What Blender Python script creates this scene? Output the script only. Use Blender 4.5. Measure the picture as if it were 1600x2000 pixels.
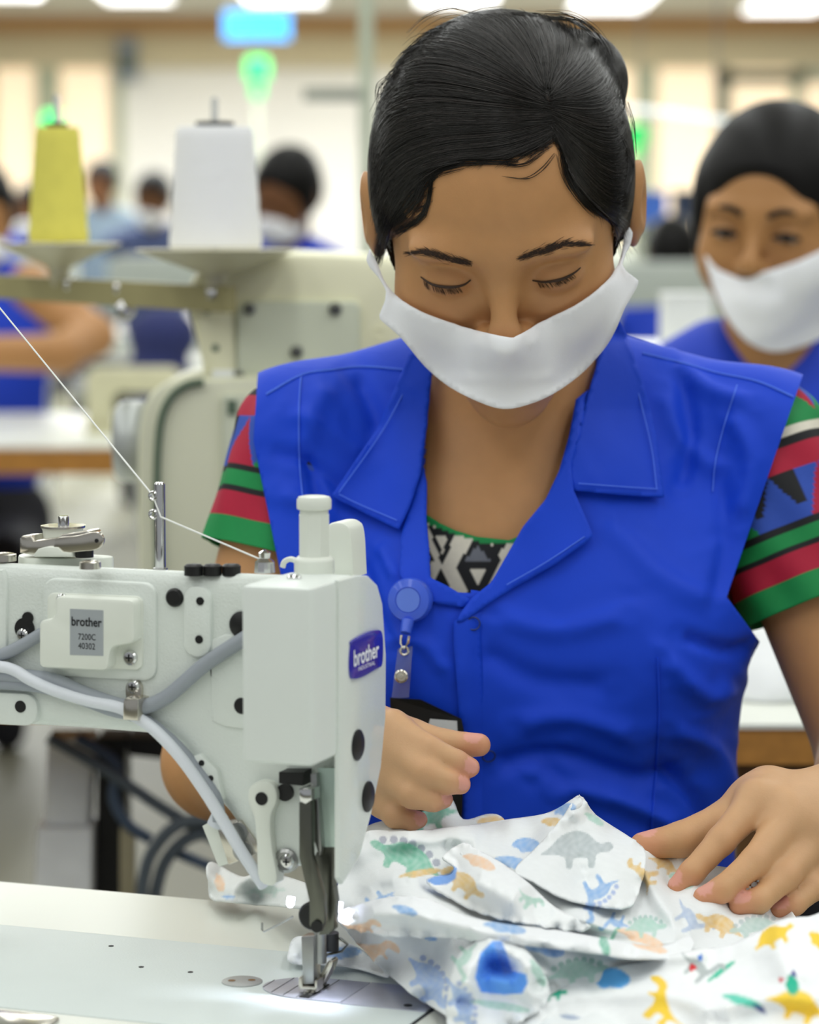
import bpy, bmesh, math, random
import numpy as np
from mathutils import Vector, Matrix
from mathutils.bvhtree import BVHTree
from mathutils.geometry import delaunay_2d_cdt

for o in list(bpy.data.objects):
    bpy.data.objects.remove(o)
random.seed(7)
RNG = np.random.default_rng(11)
SC = bpy.context.scene
COL = SC.collection

# ------------------------------------------------------------------ camera
F = 85.0 / 24.0 * 1600.0            # focal length in pixels of the 1600x2000 frame
HORIZON = 450.0
PITCH = math.atan((1000.0 - HORIZON) / F)
CAM = Vector((0.0, 0.0, 1.20))
cam_d = bpy.data.cameras.new('camera')
cam_d.sensor_fit = 'HORIZONTAL'
cam_d.sensor_width = 24.0
cam_d.lens = 85.0
cam_d.clip_start = 0.05
cam_d.clip_end = 200
cam_d.dof.use_dof = True
cam_d.dof.focus_distance = 1.72
cam_d.dof.aperture_fstop = 5.6
cam = bpy.data.objects.new('camera', cam_d)
COL.objects.link(cam)
cam.location = CAM
cam.rotation_euler = (math.pi / 2 - PITCH, 0, 0)
SC.camera = cam

# ------------------------------------------------------------------ light
CEIL = 3.0
world = bpy.data.worlds.new('world')
SC.world = world
world.use_nodes = True
bgn = world.node_tree.nodes['Background']
bgn.inputs[0].default_value = (0.93, 0.97, 1.0, 1)
bgn.inputs[1].default_value = 0.38

def strip_lamp(x, y, sx, sy, power):
    ld = bpy.data.lights.new('ceiling_tube_row', 'AREA')
    ld.shape = 'RECTANGLE'
    ld.size = sx
    ld.size_y = sy
    ld.energy = power
    ld.color = (0.97, 1.0, 0.985)
    lo = bpy.data.objects.new('ceiling_tube_row', ld)
    COL.objects.link(lo)
    lo.location = (x, y, CEIL - 0.03)
for k in range(-3, 4):                       # rows of fluorescent tubes along the hall
    strip_lamp(k * 1.28 - 0.2, 4.0, 0.3, 12.0, 66.0)
for k in range(-3, 4):
    strip_lamp(k * 1.28 - 0.2, 17.5, 0.3, 10.0, 240.0)

vs = SC.view_settings
vs.view_transform = 'Standard'
vs.look = 'None'
vs.gamma = 1.0
vs.use_curve_mapping = False
vs.exposure = -0.04

# ------------------------------------------------------------------ pixel geometry
cp, sp_ = math.cos(PITCH), math.sin(PITCH)
def ray(px, py):
    x = (px - 800.0) / F
    y = -(py - 1000.0) / F
    return Vector((x, cp + y * sp_, -sp_ + y * cp))
def at(px, py, Y):
    d = ray(px, py)
    return CAM + d * (Y / d.y)
def onz(px, py, z):
    d = ray(px, py)
    return CAM + d * ((z - CAM.z) / d.z)
def px_of(P):
    """numpy (n,3) world -> pixel (n,2)"""
    P = np.asarray(P, float) - np.array(CAM)
    fz = P[:, 1] * cp - P[:, 2] * sp_
    uy = P[:, 1] * sp_ + P[:, 2] * cp
    return np.stack([800 + F * P[:, 0] / fz, 1000 - F * uy / fz], 1)

# ------------------------------------------------------------------ materials
def lin(c):
    if isinstance(c, str):
        c = c.lstrip('#')
        c = [int(c[i:i + 2], 16) / 255 for i in (0, 2, 4)]
    return tuple((v / 12.92 if v <= 0.04045 else ((v + 0.055) / 1.055) ** 2.4) for v in c[:3])

MATS = {}
def mat(name, col, rough=0.5, metal=0.0, var=0.06, vscale=30.0, bump=0.0, bscale=200.0, emit=None, estr=1.0,
        spec=0.5, trans=0.0, attr=None, sss=0.0, coat=0.0, bstretch=None, alpha=1.0, sheen=0.0, ior=1.45, aniso=0.0):
    if name in MATS:
        return MATS[name]
    m = bpy.data.materials.new(name)
    m.use_nodes = True
    nt = m.node_tree
    b = nt.nodes['Principled BSDF']
    c = lin(col)
    b.inputs['Roughness'].default_value = rough
    b.inputs['Metallic'].default_value = metal
    b.inputs['Specular IOR Level'].default_value = spec
    b.inputs['IOR'].default_value = ior
    b.inputs['Transmission Weight'].default_value = trans
    b.inputs['Coat Weight'].default_value = coat
    b.inputs['Alpha'].default_value = alpha
    b.inputs['Sheen Weight'].default_value = sheen
    b.inputs['Anisotropic'].default_value = aniso
    if sss:
        b.inputs['Subsurface Weight'].default_value = sss
        b.inputs['Subsurface Radius'].default_value = (0.012, 0.005, 0.003)
        b.inputs['Subsurface Scale'].default_value = 0.5
    tc = nt.nodes.new('ShaderNodeTexCoord')
    nz = nt.nodes.new('ShaderNodeTexNoise')
    nz.inputs['Scale'].default_value = vscale
    nz.inputs['Detail'].default_value = 4
    nt.links.new(tc.outputs['Object'], nz.inputs['Vector'])
    mr = nt.nodes.new('ShaderNodeMapRange')
    mr.inputs['From Min'].default_value = 0.25
    mr.inputs['From Max'].default_value = 0.75
    mr.inputs['To Min'].default_value = 1 - var
    mr.inputs['To Max'].default_value = 1 + var
    nt.links.new(nz.outputs['Fac'], mr.inputs['Value'])
    mul = nt.nodes.new('ShaderNodeVectorMath')
    mul.operation = 'SCALE'
    if attr:
        at_n = nt.nodes.new('ShaderNodeAttribute')
        at_n.attribute_name = attr
        nt.links.new(at_n.outputs['Color'], mul.inputs[0])
    else:
        mul.inputs[0].default_value = c
    nt.links.new(mr.outputs['Result'], mul.inputs['Scale'])
    nt.links.new(mul.outputs['Vector'], b.inputs['Base Color'])
    if emit:
        b.inputs['Emission Color'].default_value = (*lin(emit), 1)
        b.inputs['Emission Strength'].default_value = estr
    if bump:
        nb = nt.nodes.new('ShaderNodeTexNoise')
        nb.inputs['Scale'].default_value = bscale
        nb.inputs['Detail'].default_value = 3
        if bstretch:
            mp_ = nt.nodes.new('ShaderNodeMapping')
            mp_.inputs['Scale'].default_value = bstretch
            nt.links.new(tc.outputs['Object'], mp_.inputs['Vector'])
            nt.links.new(mp_.outputs['Vector'], nb.inputs['Vector'])
        else:
            nt.links.new(tc.outputs['Object'], nb.inputs['Vector'])
        bn = nt.nodes.new('ShaderNodeBump')
        bn.inputs['Strength'].default_value = bump
        bn.inputs['Distance'].default_value = 0.002
        nt.links.new(nb.outputs['Fac'], bn.inputs['Height'])
        nt.links.new(bn.outputs['Normal'], b.inputs['Normal'])
    MATS[name] = m
    return m

# ------------------------------------------------------------------ objects
def link(o, parent=None):
    COL.objects.link(o)
    if parent is not None:
        o.parent = parent
        o.matrix_parent_inverse = parent.matrix_world.inverted()   # all geometry is written in world metres
    return o
def tag(o, label=None, cat=None, group=None, kind=None):
    if label: o['label'] = label
    if cat: o['category'] = cat
    if group: o['group'] = group
    if kind: o['kind'] = kind
    return o
def empty(name, loc=(0, 0, 0), label=None, cat=None, group=None, matrix=None):
    e = bpy.data.objects.new(name, None)
    e.empty_display_size = 0.05
    link(e)
    if matrix is not None: e.matrix_world = matrix
    else: e.location = loc
    bpy.context.view_layer.update()
    return tag(e, label, cat, group)

class Geo:
    """collects polygons; build() links them as one mesh object"""
    def __init__(s):
        s.v = []; s.f = []
    def add(s, vs_, fs_):
        b = len(s.v)
        s.v.extend([tuple(p) for p in vs_])
        s.f.extend([tuple(i + b for i in f) for f in fs_])
        return s
    def box(s, c, size, rot=None):
        c = Vector(c); h = Vector(size) / 2
        P = []
        for dx in (-1, 1):
            for dy in (-1, 1):
                for dz in (-1, 1):
                    q = Vector((dx * h.x, dy * h.y, dz * h.z))
                    if rot is not None: q = rot @ q
                    P.append(c + q)
        return s.add(P, [(0, 1, 3, 2), (4, 6, 7, 5), (0, 4, 5, 1), (2, 3, 7, 6), (0, 2, 6, 4), (1, 5, 7, 3)])
    def ring_loft(s, rings, cap=True, closed=False):
        n = len(rings[0]); P = []; Fs = []
        for r in rings: P.extend(r)
        m = len(rings)
        for i in range(m - (0 if closed else 1)):
            a = i * n; b = ((i + 1) % m) * n
            for j in range(n):
                k = (j + 1) % n
                Fs.append((a + j, a + k, b + k, b + j))
        if cap and not closed:
            Fs.append(tuple(reversed(range(n))))
            Fs.append(tuple(range((m - 1) * n, m * n)))
        return s.add(P, Fs)
    def tube(s, pts, r, seg=10, cap=True, closed=False, flat=None):
        pts = [Vector(p) for p in pts]
        n = len(pts)
        rs = r if hasattr(r, '__len__') else [r] * n
        rings = []; up = None
        for i, p in enumerate(pts):
            if closed: t = pts[(i + 1) % n] - pts[i - 1]
            else: t = pts[min(i + 1, n - 1)] - pts[max(i - 1, 0)]
            if t.length < 1e-9: t = Vector((0, 0, 1))
            t.normalize()
            if up is None:
                up = Vector((0, 0, 1)) if abs(t.z) < 0.9 else Vector((1, 0, 0))
            a = t.cross(up).normalized(); b = a.cross(t).normalized(); up = b
            fl = flat if flat else 1.0
            rings.append([p + a * (math.cos(2 * math.pi * k / seg) * rs[i]) + b * (math.sin(2 * math.pi * k / seg) * rs[i] * fl) for k in range(seg)])
        return s.ring_loft(rings, cap, closed)
    def cyl(s, p0, p1, r0, r1=None, seg=24, bev=0.0):
        p0 = Vector(p0); p1 = Vector(p1)
        if r1 is None: r1 = r0
        if bev:
            d = (p1 - p0).normalized()
            return s.tube([p0, p0 + d * 1e-5, p1 - d * bev, p1 - d * bev * .3, p1], [r0 - bev * .0, r0, r1, r1 - bev * .3, r1 - bev], seg)
        return s.tube([p0, p1], [r0, r1], seg)
    def lathe(s, prof, origin, axis=(0, 0, 1), seg=32):
        """prof = [(r, h), ...] along axis"""
        o = Vector(origin); ax = Vector(axis).normalized()
        return s.tube([o + ax * (h + i * 1e-7) for i, (r, h) in enumerate(prof)], [max(r, 1e-5) for r, h in prof], seg) if False else s._lathe(prof, o, ax, seg)
    def _lathe(s, prof, o, ax, seg=24):
        o = Vector(o); ax = Vector(ax).normalized()
        up = Vector((0, 0, 1)) if abs(ax.z) < 0.9 else Vector((1, 0, 0))
        a = ax.cross(up).normalized(); b = ax.cross(a)
        rings = [[o + ax * h + (a * math.cos(2 * math.pi * k / seg) + b * math.sin(2 * math.pi * k / seg)) * max(r, 1e-5) for k in range(seg)] for r, h in prof]
        return s.ring_loft(rings)
    def prism(s, poly, fn, d0, d1, bev=0.0):
        """poly: list of 2d points; fn(a,b,d) -> 3d ; bevelled at d1"""
        P = [Vector(p) for p in poly]
        n = len(P)
        if bev:
            ins = inset(poly, bev)
            ins2 = inset(poly, bev * 0.3)
            sg = 1 if d1 > d0 else -1
            rings = [[fn(p[0], p[1], d0) for p in poly], [fn(p[0], p[1], d1 - sg * bev) for p in poly],
                     [fn(p[0], p[1], d1 - sg * bev * .3) for p in ins2], [fn(p[0], p[1], d1) for p in ins]]
        else:
            rings = [[fn(p[0], p[1], d0) for p in poly], [fn(p[0], p[1], d1) for p in poly]]
        return s.ring_loft(rings)
    def build(s, name, m, parent=None, smooth=40):
        me = bpy.data.meshes.new(name)
        me.from_pydata([tuple(p) for p in s.v], [], s.f)
        bm = bmesh.new(); bm.from_mesh(me)
        bmesh.ops.recalc_face_normals(bm, faces=bm.faces)
        bm.to_mesh(me); bm.free()
        me.materials.append(m)
        if smooth:
            me.polygons.foreach_set('use_smooth', [True] * len(me.polygons))
            try: me.set_sharp_from_angle(angle=math.radians(smooth))
            except Exception: pass
        o = bpy.data.objects.new(name, me)
        return link(o, parent)

def inset(poly, d):
    n = len(poly); out = []
    area = sum(poly[i][0] * poly[(i + 1) % n][1] - poly[(i + 1) % n][0] * poly[i][1] for i in range(n))
    sg = 1 if area > 0 else -1
    for i in range(n):
        p0 = Vector(poly[i - 1]); p1 = Vector(poly[i]); p2 = Vector(poly[(i + 1) % n])
        e1 = (p1 - p0).normalized(); e2 = (p2 - p1).normalized()
        n1 = Vector((-e1.y, e1.x)) * sg; n2 = Vector((-e2.y, e2.x)) * sg
        b = (n1 + n2)
        if b.length < 1e-6: b = n1
        b.normalize()
        c = max(0.45, b.dot(n1))
        out.append(tuple(p1 + b * (d / c)))
    return out
def rrect(x0, y0, x1, y1, r, seg=5):
    P = []
    for cx, cy, a in ((x1 - r, y1 - r, 0), (x0 + r, y1 - r, 90), (x0 + r, y0 + r, 180), (x1 - r, y0 + r, 270)):
        for k in range(seg + 1):
            t = math.radians(a + 90 * k / seg)
            P.append((cx + r * math.cos(t), cy + r * math.sin(t)))
    return P
def round_poly(pts, r, seg=4):
    """polygon with every corner (convex or hollow) rounded"""
    out = []; n = len(pts)
    for i in range(n):
        p0, p1, p2 = (np.array(pts[(i + k) % n], float) for k in (-1, 0, 1))
        a = p0 - p1; b = p2 - p1; la = np.linalg.norm(a); lb = np.linalg.norm(b)
        rr = min(r, la * .45, lb * .45)
        s_, e_ = p1 + a / la * rr, p1 + b / lb * rr
        for k in range(seg + 1):
            t = k / seg
            out.append(tuple((1 - t) ** 2 * s_ + 2 * t * (1 - t) * p1 + t * t * e_))
    return out
def smooth_line(pts, n=8, closed=False):
    """Catmull-Rom through points (any dimension)"""
    P = [np.array(p, float) for p in pts]
    m = len(P); out = []
    for i in range(m if closed else m - 1):
        p0 = P[i - 1] if (i > 0 or closed) else P[i] * 2 - P[i + 1]
        p1 = P[i]; p2 = P[(i + 1) % m]
        p3 = P[(i + 2) % m] if (closed or i + 2 < m) else P[-1] * 2 - P[-2]
        for k in range(n):
            t = k / n
            out.append(0.5 * ((2 * p1) + (-p0 + p2) * t + (2 * p0 - 5 * p1 + 4 * p2 - p3) * t * t + (-p0 + 3 * p1 - 3 * p2 + p3) * t ** 3))
    if not closed: out.append(P[-1])
    return out
def resample(pts, n):
    P = np.array(pts, float)
    d = np.r_[0, np.cumsum(np.linalg.norm(np.diff(P, axis=0), axis=1))]
    t = np.linspace(0, d[-1], n)
    return np.stack([np.interp(t, d, P[:, k]) for k in range(P.shape[1])], 1)
def mesh_obj(name, V, Fs, m, parent=None, smooth=True, col=None):
    me = bpy.data.meshes.new(name)
    V = np.asarray(V, np.float32)
    if isinstance(Fs, np.ndarray):
        k = Fs.shape[1]
        me.vertices.add(len(V)); me.vertices.foreach_set('co', V.ravel())
        me.loops.add(Fs.size); me.loops.foreach_set('vertex_index', Fs.astype(np.int32).ravel())
        me.polygons.add(len(Fs))
        me.polygons.foreach_set('loop_start', np.arange(0, Fs.size, k, dtype=np.int32))
        me.update(calc_edges=True)
    else:
        me.from_pydata(V.tolist(), [], Fs)
    me.validate()
    if col is not None:
        a = me.color_attributes.new('col', 'FLOAT_COLOR', 'POINT')
        c4 = np.ones((len(V), 4), np.float32); c4[:, :3] = col
        a.data.foreach_set('color', c4.ravel())
    me.materials.append(m)
    if smooth: me.polygons.foreach_set('use_smooth', np.ones(len(me.polygons), bool))
    o = bpy.data.objects.new(name, me)
    return link(o, parent)
def grid_faces(nr, nc, off=0, wrap=False):
    i, j = np.meshgrid(np.arange(nr - 1), np.arange(nc if wrap else nc - 1), indexing='ij')
    i = i.ravel(); j = j.ravel(); k = (j + 1) % nc
    return np.stack([i * nc + j, i * nc + k, (i + 1) * nc + k, (i + 1) * nc + j], 1) + off
def in_poly(P, poly):
    P = np.asarray(P, float); x, y = P[:, 0], P[:, 1]
    c = np.zeros(len(P), bool); n = len(poly)
    for i in range(n):
        x0, y0 = poly[i]; x1, y1 = poly[(i + 1) % n]
        if y0 == y1: continue
        c ^= ((y0 > y) != (y1 > y)) & (x < (x1 - x0) * (y - y0) / (y1 - y0) + x0)
    return c
def seg_dist(P, line):
    P = np.asarray(P, float)
    best = np.full(len(P), 1e9)
    for a, b in zip(line[:-1], line[1:]):
        a = np.array(a, float); b = np.array(b, float); ab = b - a
        t = np.clip(((P - a) @ ab) / max(ab @ ab, 1e-12), 0, 1)
        best = np.minimum(best, np.linalg.norm(P - a - t[:, None] * ab, axis=1))
    return best

# ------------------------------------------------------------------ signed distance bodies
def rotm(rx=0, ry=0, rz=0):
    return np.array(Matrix.Rotation(math.radians(rz), 3, 'Z') @ Matrix.Rotation(math.radians(ry), 3, 'Y') @ Matrix.Rotation(math.radians(rx), 3, 'X'))
def cap(a, b, r1, r2=None, k=0.01):
    a = np.array(a, float); b = np.array(b, float); r2_ = r1 if r2 is None else r2
    ba = b - a; bb = max(ba @ ba, 1e-12)
    def f(p):
        q = p - a
        h = np.clip((q @ ba) / bb, 0, 1)
        return np.linalg.norm(q - h[:, None] * ba, axis=1) - (r1 + (r2_ - r1) * h)
    return ('u', k, f)
def ell(c, r, R=None, k=0.01, op='u'):
    c = np.array(c, float); r = np.array(r, float)
    def f(p):
        q = p - c
        if R is not None: q = q @ R
        k0 = np.linalg.norm(q / r, axis=1); k1 = np.linalg.norm(q / (r * r), axis=1)
        return k0 * (k0 - 1) / np.maximum(k1, 1e-9)
    return (op, k, f)
def sd_eval(prims, p, sel=None):
    d = None
    for i, (op, k, f) in enumerate(prims):
        if sel is not None and not sel[i]: continue
        e = f(p)
        if d is None:
            d = e if op == 'u' else np.full(len(p), 1.0)
            continue
        if op == 'u':
            h = np.clip(.5 + .5 * (d - e) / k, 0, 1)
            d = d + (e - d) * h - k * h * (1 - h)
        else:
            h = np.clip(.5 - .5 * (d + e) / k, 0, 1)
            d = d + (-e - d) * h + k * h * (1 - h)
    if d is None: d = np.full(len(p), 1.0)
    return d
def sd_mesh(prims, lo, hi, h, B=12):
    """sparse surface nets: (verts, quads)"""
    lo = np.array(lo, float); hi = np.array(hi, float)
    nb = np.ceil((hi - lo) / (h * B)).astype(int)
    g = np.stack(np.meshgrid(*[np.arange(n) for n in nb], indexing='ij'), -1).reshape(-1, 3)
    ctr = lo + (g + .5) * h * B
    R = h * B * math.sqrt(3) / 2
    D = np.stack([f(ctr) for _, _, f in prims])
    tot = sd_eval(prims, ctr)
    act = np.abs(tot) < R * 1.5 + 0.004
    isu = np.array([op == 'u' for op, _, _ in prims]); kk = np.array([k for _, k, _ in prims])
    ii = np.stack(np.meshgrid(*[np.arange(B + 1)] * 3, indexing='ij'), -1).reshape(-1, 3)
    N = nb * B + 1
    key = lambda a: (a[..., 0].astype(np.int64) * N[1] + a[..., 1]) * N[2] + a[..., 2]
    VK = []; VP = []; EK = []
    corners = np.array([[a, b, c] for a in (0, 1) for b in (0, 1) for c in (0, 1)])
    edges = [(a, b) for a in range(8) for b in range(a + 1, 8) if bin(a ^ b).count('1') == 1]
    for bi in np.nonzero(act)[0]:
        mind = D[isu, bi].min()
        sel = np.where(isu, D[:, bi] < mind + 2.2 * R + 2 * kk, D[:, bi] < R * 1.2 + 2 * kk)
        base = g[bi] * B
        p = lo + (base + ii) * h
        d = sd_eval(prims, p, sel).reshape(B + 1, B + 1, B + 1)
        if d.min() > 0 or d.max() < 0: continue
        s = d < 0
        C = [d[a:a + B, b:b + B, c:c + B] for a, b, c in corners]
        S = [c < 0 for c in C]
        n_in = sum(x.astype(np.int8) for x in S)
        ac = (n_in > 0) & (n_in < 8)
        if not ac.any(): continue
        idx = np.argwhere(ac)
        cv = np.stack([c[ac] for c in C], 1)
        acc = np.zeros((len(idx), 3)); cnt = np.zeros(len(idx))
        for a, b in edges:
            x = (cv[:, a] < 0) != (cv[:, b] < 0)
            t = np.where(x, cv[:, a] / np.where(x, cv[:, a] - cv[:, b], 1), 0)
            q = corners[a] + t[:, None] * (corners[b] - corners[a])
            acc += np.where(x[:, None], q, 0); cnt += x
        VP.append(lo + (base + idx + acc / cnt[:, None]) * h)
        VK.append(key(base + idx))
        for ax in range(3):
            sl0 = [slice(0, B)] * 3; sl1 = [slice(0, B)] * 3; sl1[ax] = slice(1, B + 1)
            x = s[tuple(sl0)] != s[tuple(sl1)]
            if x.any():
                e = np.argwhere(x)
                EK.append(np.c_[base + e, np.full(len(e), ax), s[tuple(sl0)][x]])
    VK = np.concatenate(VK); VP = np.concatenate(VP); E = np.concatenate(EK)
    order = np.argsort(VK); VK = VK[order]; VP = VP[order]
    Q = []
    for ax in range(3):
        e = E[E[:, 3] == ax]
        if not len(e): continue
        b1 = np.zeros(3, int); b1[(ax + 1) % 3] = 1
        b2 = np.zeros(3, int); b2[(ax + 2) % 3] = 1
        b = e[:, :3]
        q = np.stack([key(b), key(b - b1), key(b - b1 - b2), key(b - b2)], 1)
        ix = np.searchsorted(VK, q); ix = np.minimum(ix, len(VK) - 1)
        ok = (VK[ix] == q).all(1) & (b - b1 - b2 >= 0).all(1)
        ix = ix[ok]; fl = e[ok, 4].astype(bool)
        ix[~fl] = ix[~fl][:, ::-1]
        Q.append(ix)
    return VP, np.concatenate(Q)
def relax(V, Q, it=2, lam=0.5):
    a = np.concatenate([Q[:, i] for i in range(4)]); b = np.concatenate([Q[:, (i + 1) % 4] for i in range(4)])
    for _ in range(it):
        S = np.zeros_like(V); n = np.zeros(len(V))
        for k in range(3):
            S[:, k] = np.bincount(a, V[b, k], len(V)) + np.bincount(b, V[a, k], len(V))
        n = np.bincount(a, minlength=len(V)) + np.bincount(b, minlength=len(V))
        V = V + lam * (S / np.maximum(n, 1)[:, None] - V)
    return V
def vnormals(V, Q):
    n = np.cross(V[Q[:, 2]] - V[Q[:, 0]], V[Q[:, 3]] - V[Q[:, 1]]) if Q.shape[1] == 4 else np.cross(V[Q[:, 1]] - V[Q[:, 0]], V[Q[:, 2]] - V[Q[:, 0]])
    N = np.zeros_like(V)
    for i in range(Q.shape[1]):
        for k in range(3): N[:, k] += np.bincount(Q[:, i], n[:, k], len(V))
    return N / np.maximum(np.linalg.norm(N, axis=1), 1e-12)[:, None]
def bvh_of(V, Q):
    return BVHTree.FromPolygons([tuple(v) for v in np.asarray(V).tolist()], [tuple(q) for q in np.asarray(Q).tolist()])
def cast(bvh, px, py):
    d = ray(px, py).normalized()
    hit = bvh.ray_cast(CAM, d)
    return (hit[0], hit[1], hit[3]) if hit[0] is not None else None

def patch(name, outline, bvh, off, thick, m, parent=None, step=9, col=None, offs=None, default=1.9, wr=None, sm_it=3, clear=None, clear_it=40):
    """a thin cloth piece whose outline (pixels) is laid on the body it covers"""
    P = resample(list(outline) + [outline[0]], max(12, int(sum(math.dist(outline[i - 1], outline[i]) for i in range(len(outline))) / step)))[:-1]
    x0, y0 = P.min(0); x1, y1 = P.max(0)
    gx, gy = np.meshgrid(np.arange(x0, x1, step), np.arange(y0, y1, step))
    gx = gx + (np.arange(gx.shape[0])[:, None] % 2) * step * .5
    I = np.stack([gx.ravel(), gy.ravel()], 1)
    ring = np.vstack([P, P[:1]])
    I = I[in_poly(I, P.tolist())]
    I = I[seg_dist(I, ring) > step * .55]
    allp = [Vector(p) for p in np.vstack([P, I])]
    n = len(P)
    r = delaunay_2d_cdt(allp, [(i, (i + 1) % n) for i in range(n)], [list(range(n))], 1, 1e-5)
    pts = np.array([tuple(p) for p in r[0]]); tris = [tuple(t) for t in r[2]]
    dep = np.full(len(pts), np.nan)
    for i, (x, y) in enumerate(pts):
        hcast = cast(bvh, x, y)
        if hcast: dep[i] = hcast[2]
    bad = np.isnan(dep); raw = dep.copy()
    if bad.all(): dep[:] = default
    elif bad.any():
        good = np.nonzero(~bad)[0]
        for i in np.nonzero(bad)[0]:
            dd = ((pts[good] - pts[i]) ** 2).sum(1); j = good[np.argsort(dd)[:6]]
            dep[i] = dep[j].mean()
    # smooth the depth a little so it hangs like cloth
    T = np.array([t for t in tris if len(t) == 3])
    a = np.r_[T[:, 0], T[:, 1], T[:, 2]]; b = np.r_[T[:, 1], T[:, 2], T[:, 0]]
    cnt = np.bincount(a, minlength=len(pts)) + np.bincount(b, minlength=len(pts))
    for _ in range(sm_it):
        sm = (np.bincount(a, dep[b], len(pts)) + np.bincount(b, dep[a], len(pts))) / np.maximum(cnt, 1)
        dep = np.minimum(dep, .5 * dep + .5 * sm) if False else .5 * dep + .5 * sm
    if clear is not None: dep = np.where(bad, dep, np.minimum(dep, raw - clear))
    for _ in range(clear_it if clear is not None else 0):
        sm = (np.bincount(a, dep[b], len(pts)) + np.bincount(b, dep[a], len(pts))) / np.maximum(cnt, 1)
        dep = np.minimum(dep, sm)
    o_ = np.full(len(pts), off) if offs is None else np.array([offs(x, y) for x, y in pts])
    if wr is not None: o_ = o_ + wr(pts)
    V = np.array([tuple(CAM + ray(x, y).normalized() * (dd - oo)) for (x, y), dd, oo in zip(pts, dep, o_)])
    # orient towards camera
    N = np.cross(V[T[:, 1]] - V[T[:, 0]], V[T[:, 2]] - V[T[:, 0]])
    cen = V[T].mean(1) - np.array(CAM)
    fl = (N * cen).sum(1) > 0
    T[fl] = T[fl][:, ::-1]
    c = None
    if col is not None: c = col(pts)
    o = mesh_obj(name, V, T, m, parent, True, c)
    md = o.modifiers.new('thickness', 'SOLIDIFY')
    md.thickness = thick; md.offset = -1
    return o
# ================================================================== the hall
BED = 0.78
def slab(name, x0, x1, y0, y1, z0, z1, m, parent=None):
    return Geo().box(((x0 + x1) / 2, (y0 + y1) / 2, (z0 + z1) / 2), (x1 - x0, y1 - y0, z1 - z0)).build(name, m, parent, 0)
m_floor = mat('floor_vinyl', '#706e5c', .5, var=.08, vscale=2.0)
m_wall = mat('cream_paint', '#f3efe9', .7, var=.03, vscale=1.5)
m_ceil = mat('ceiling_board', '#d8d4cc', .8, var=.03, vscale=3)
m_beam = mat('beam_brown', '#c89a6a', .6)
m_frame = mat('window_frame_grey_green', '#b3b79d', .5)
FW = 25.0
tag(slab('floor', -14, 14, -4, FW + .2, -0.05, 0, m_floor), kind='structure')
tag(slab('ceiling', -14, 14, -4, FW + .2, CEIL, CEIL + .1, m_ceil), kind='structure')
wall_back = tag(slab('wall_back', -14, 14, FW, FW + .2, 0, CEIL, m_wall), kind='structure')
tag(slab('trim_1', -13.9, 13.9, FW - .35, FW, CEIL - .13, CEIL, m_beam), kind='structure')
tag(slab('trim_2', -13.9, 13.9, FW - .12, FW, CEIL - .42, CEIL - .13, mat('wall_band', '#d6c9a8', .6)), kind='structure')
# windows of the far wall: frame, mullions and bright blinds behind the panes
m_pane = mat('backlit_blind', '#ffe9cc', .4, emit='#ffe2bd', estr=.5, var=.03, vscale=.7)
def wx(px): return (px - 800) / F * FW
def wz(py): return CAM.z + (HORIZON - py) / F * FW
wn = 0
for (cols, top, bot) in (([(-20, 78), (125, 215)], 78, 430),
                         ([(1180, 1235), (1278, 1388)], 108, 470),
                         ([(1425, 1535)], 100, 145), ([(1425, 1535), (1560, 1640)], 168, 430),
                         ([(-330, -130), (-110, -30)], 78, 430)):
    wn += 1
    ax0 = wx(cols[0][0] - 22); ax1 = wx(cols[-1][1] + 22); az1 = wz(top - 14); az0 = wz(bot + 14)
    w = Geo()
    T = .08
    w.box(((ax0 + ax1) / 2, FW - .04, az1), (ax1 - ax0, .08, T)).box(((ax0 + ax1) / 2, FW - .04, az0), (ax1 - ax0, .08, T))
    w.box((ax0, FW - .04, (az0 + az1) / 2), (T, .08, az1 - az0 + T)).box((ax1, FW - .04, (az0 + az1) / 2), (T, .08, az1 - az0 + T))
    wo = tag(w.build('window_%d' % wn, m_frame, None, 0), kind='structure')
    for i, (a, b) in enumerate(cols):
        Geo().box((wx((a + b) / 2), FW - .02, wz((top + bot) / 2)), (wx(b) - wx(a), .03, wz(top) - wz(bot))).build('pane', m_pane, wo, 0)
        if i:
            c = cols[i - 1][1]
            Geo().box((wx((a + c) / 2), FW - .05, wz((top + bot) / 2)), (wx(a) - wx(c), .07, wz(top) - wz(bot))).build('mullion', m_frame, wo, 0)
# ceiling fixtures in view
m_tube = mat('tube_glow', '#ffffff', .5, emit='#ffffff', estr=3.2)
m_white_metal = mat('white_sheet_metal', '#eef0ee', .4)
for i, (px0, px1, py) in enumerate(((-40, 85, 4), (220, 342, 12), (490, 632, 16), (815, 962, 18), (1110, 1245, 28), (1445, 1578, 32))):
    d1 = (CEIL - .06 - CAM.z) * F / (HORIZON - py)
    xc = ((px0 + px1) / 2 - 800) / F * d1; ww = (px1 - px0) / F * d1
    e = empty('ceiling_light', (xc, d1 - 1, CEIL - .06), None, 'ceiling light', 'fluorescent ceiling lights in a row')
    tag(e, ('white glowing ceiling light in the far left corner of the ceiling', 'glowing ceiling light above the grey wall box', 'glowing ceiling light just right of the blue sign',
            "glowing ceiling light above the crown of the masked woman's head", 'glowing ceiling light right of the head, above the far window', 'glowing ceiling light at the far right of the ceiling')[i])
    Geo().box((xc, d1 - 1, CEIL - .02), (ww + .04, 2.04, .04)).build('housing', m_white_metal, e, 0)
    Geo().box((xc, d1 - 1, CEIL - .05), (ww, 2.0, .02)).build('diffuser', m_tube, e, 0)

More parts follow.
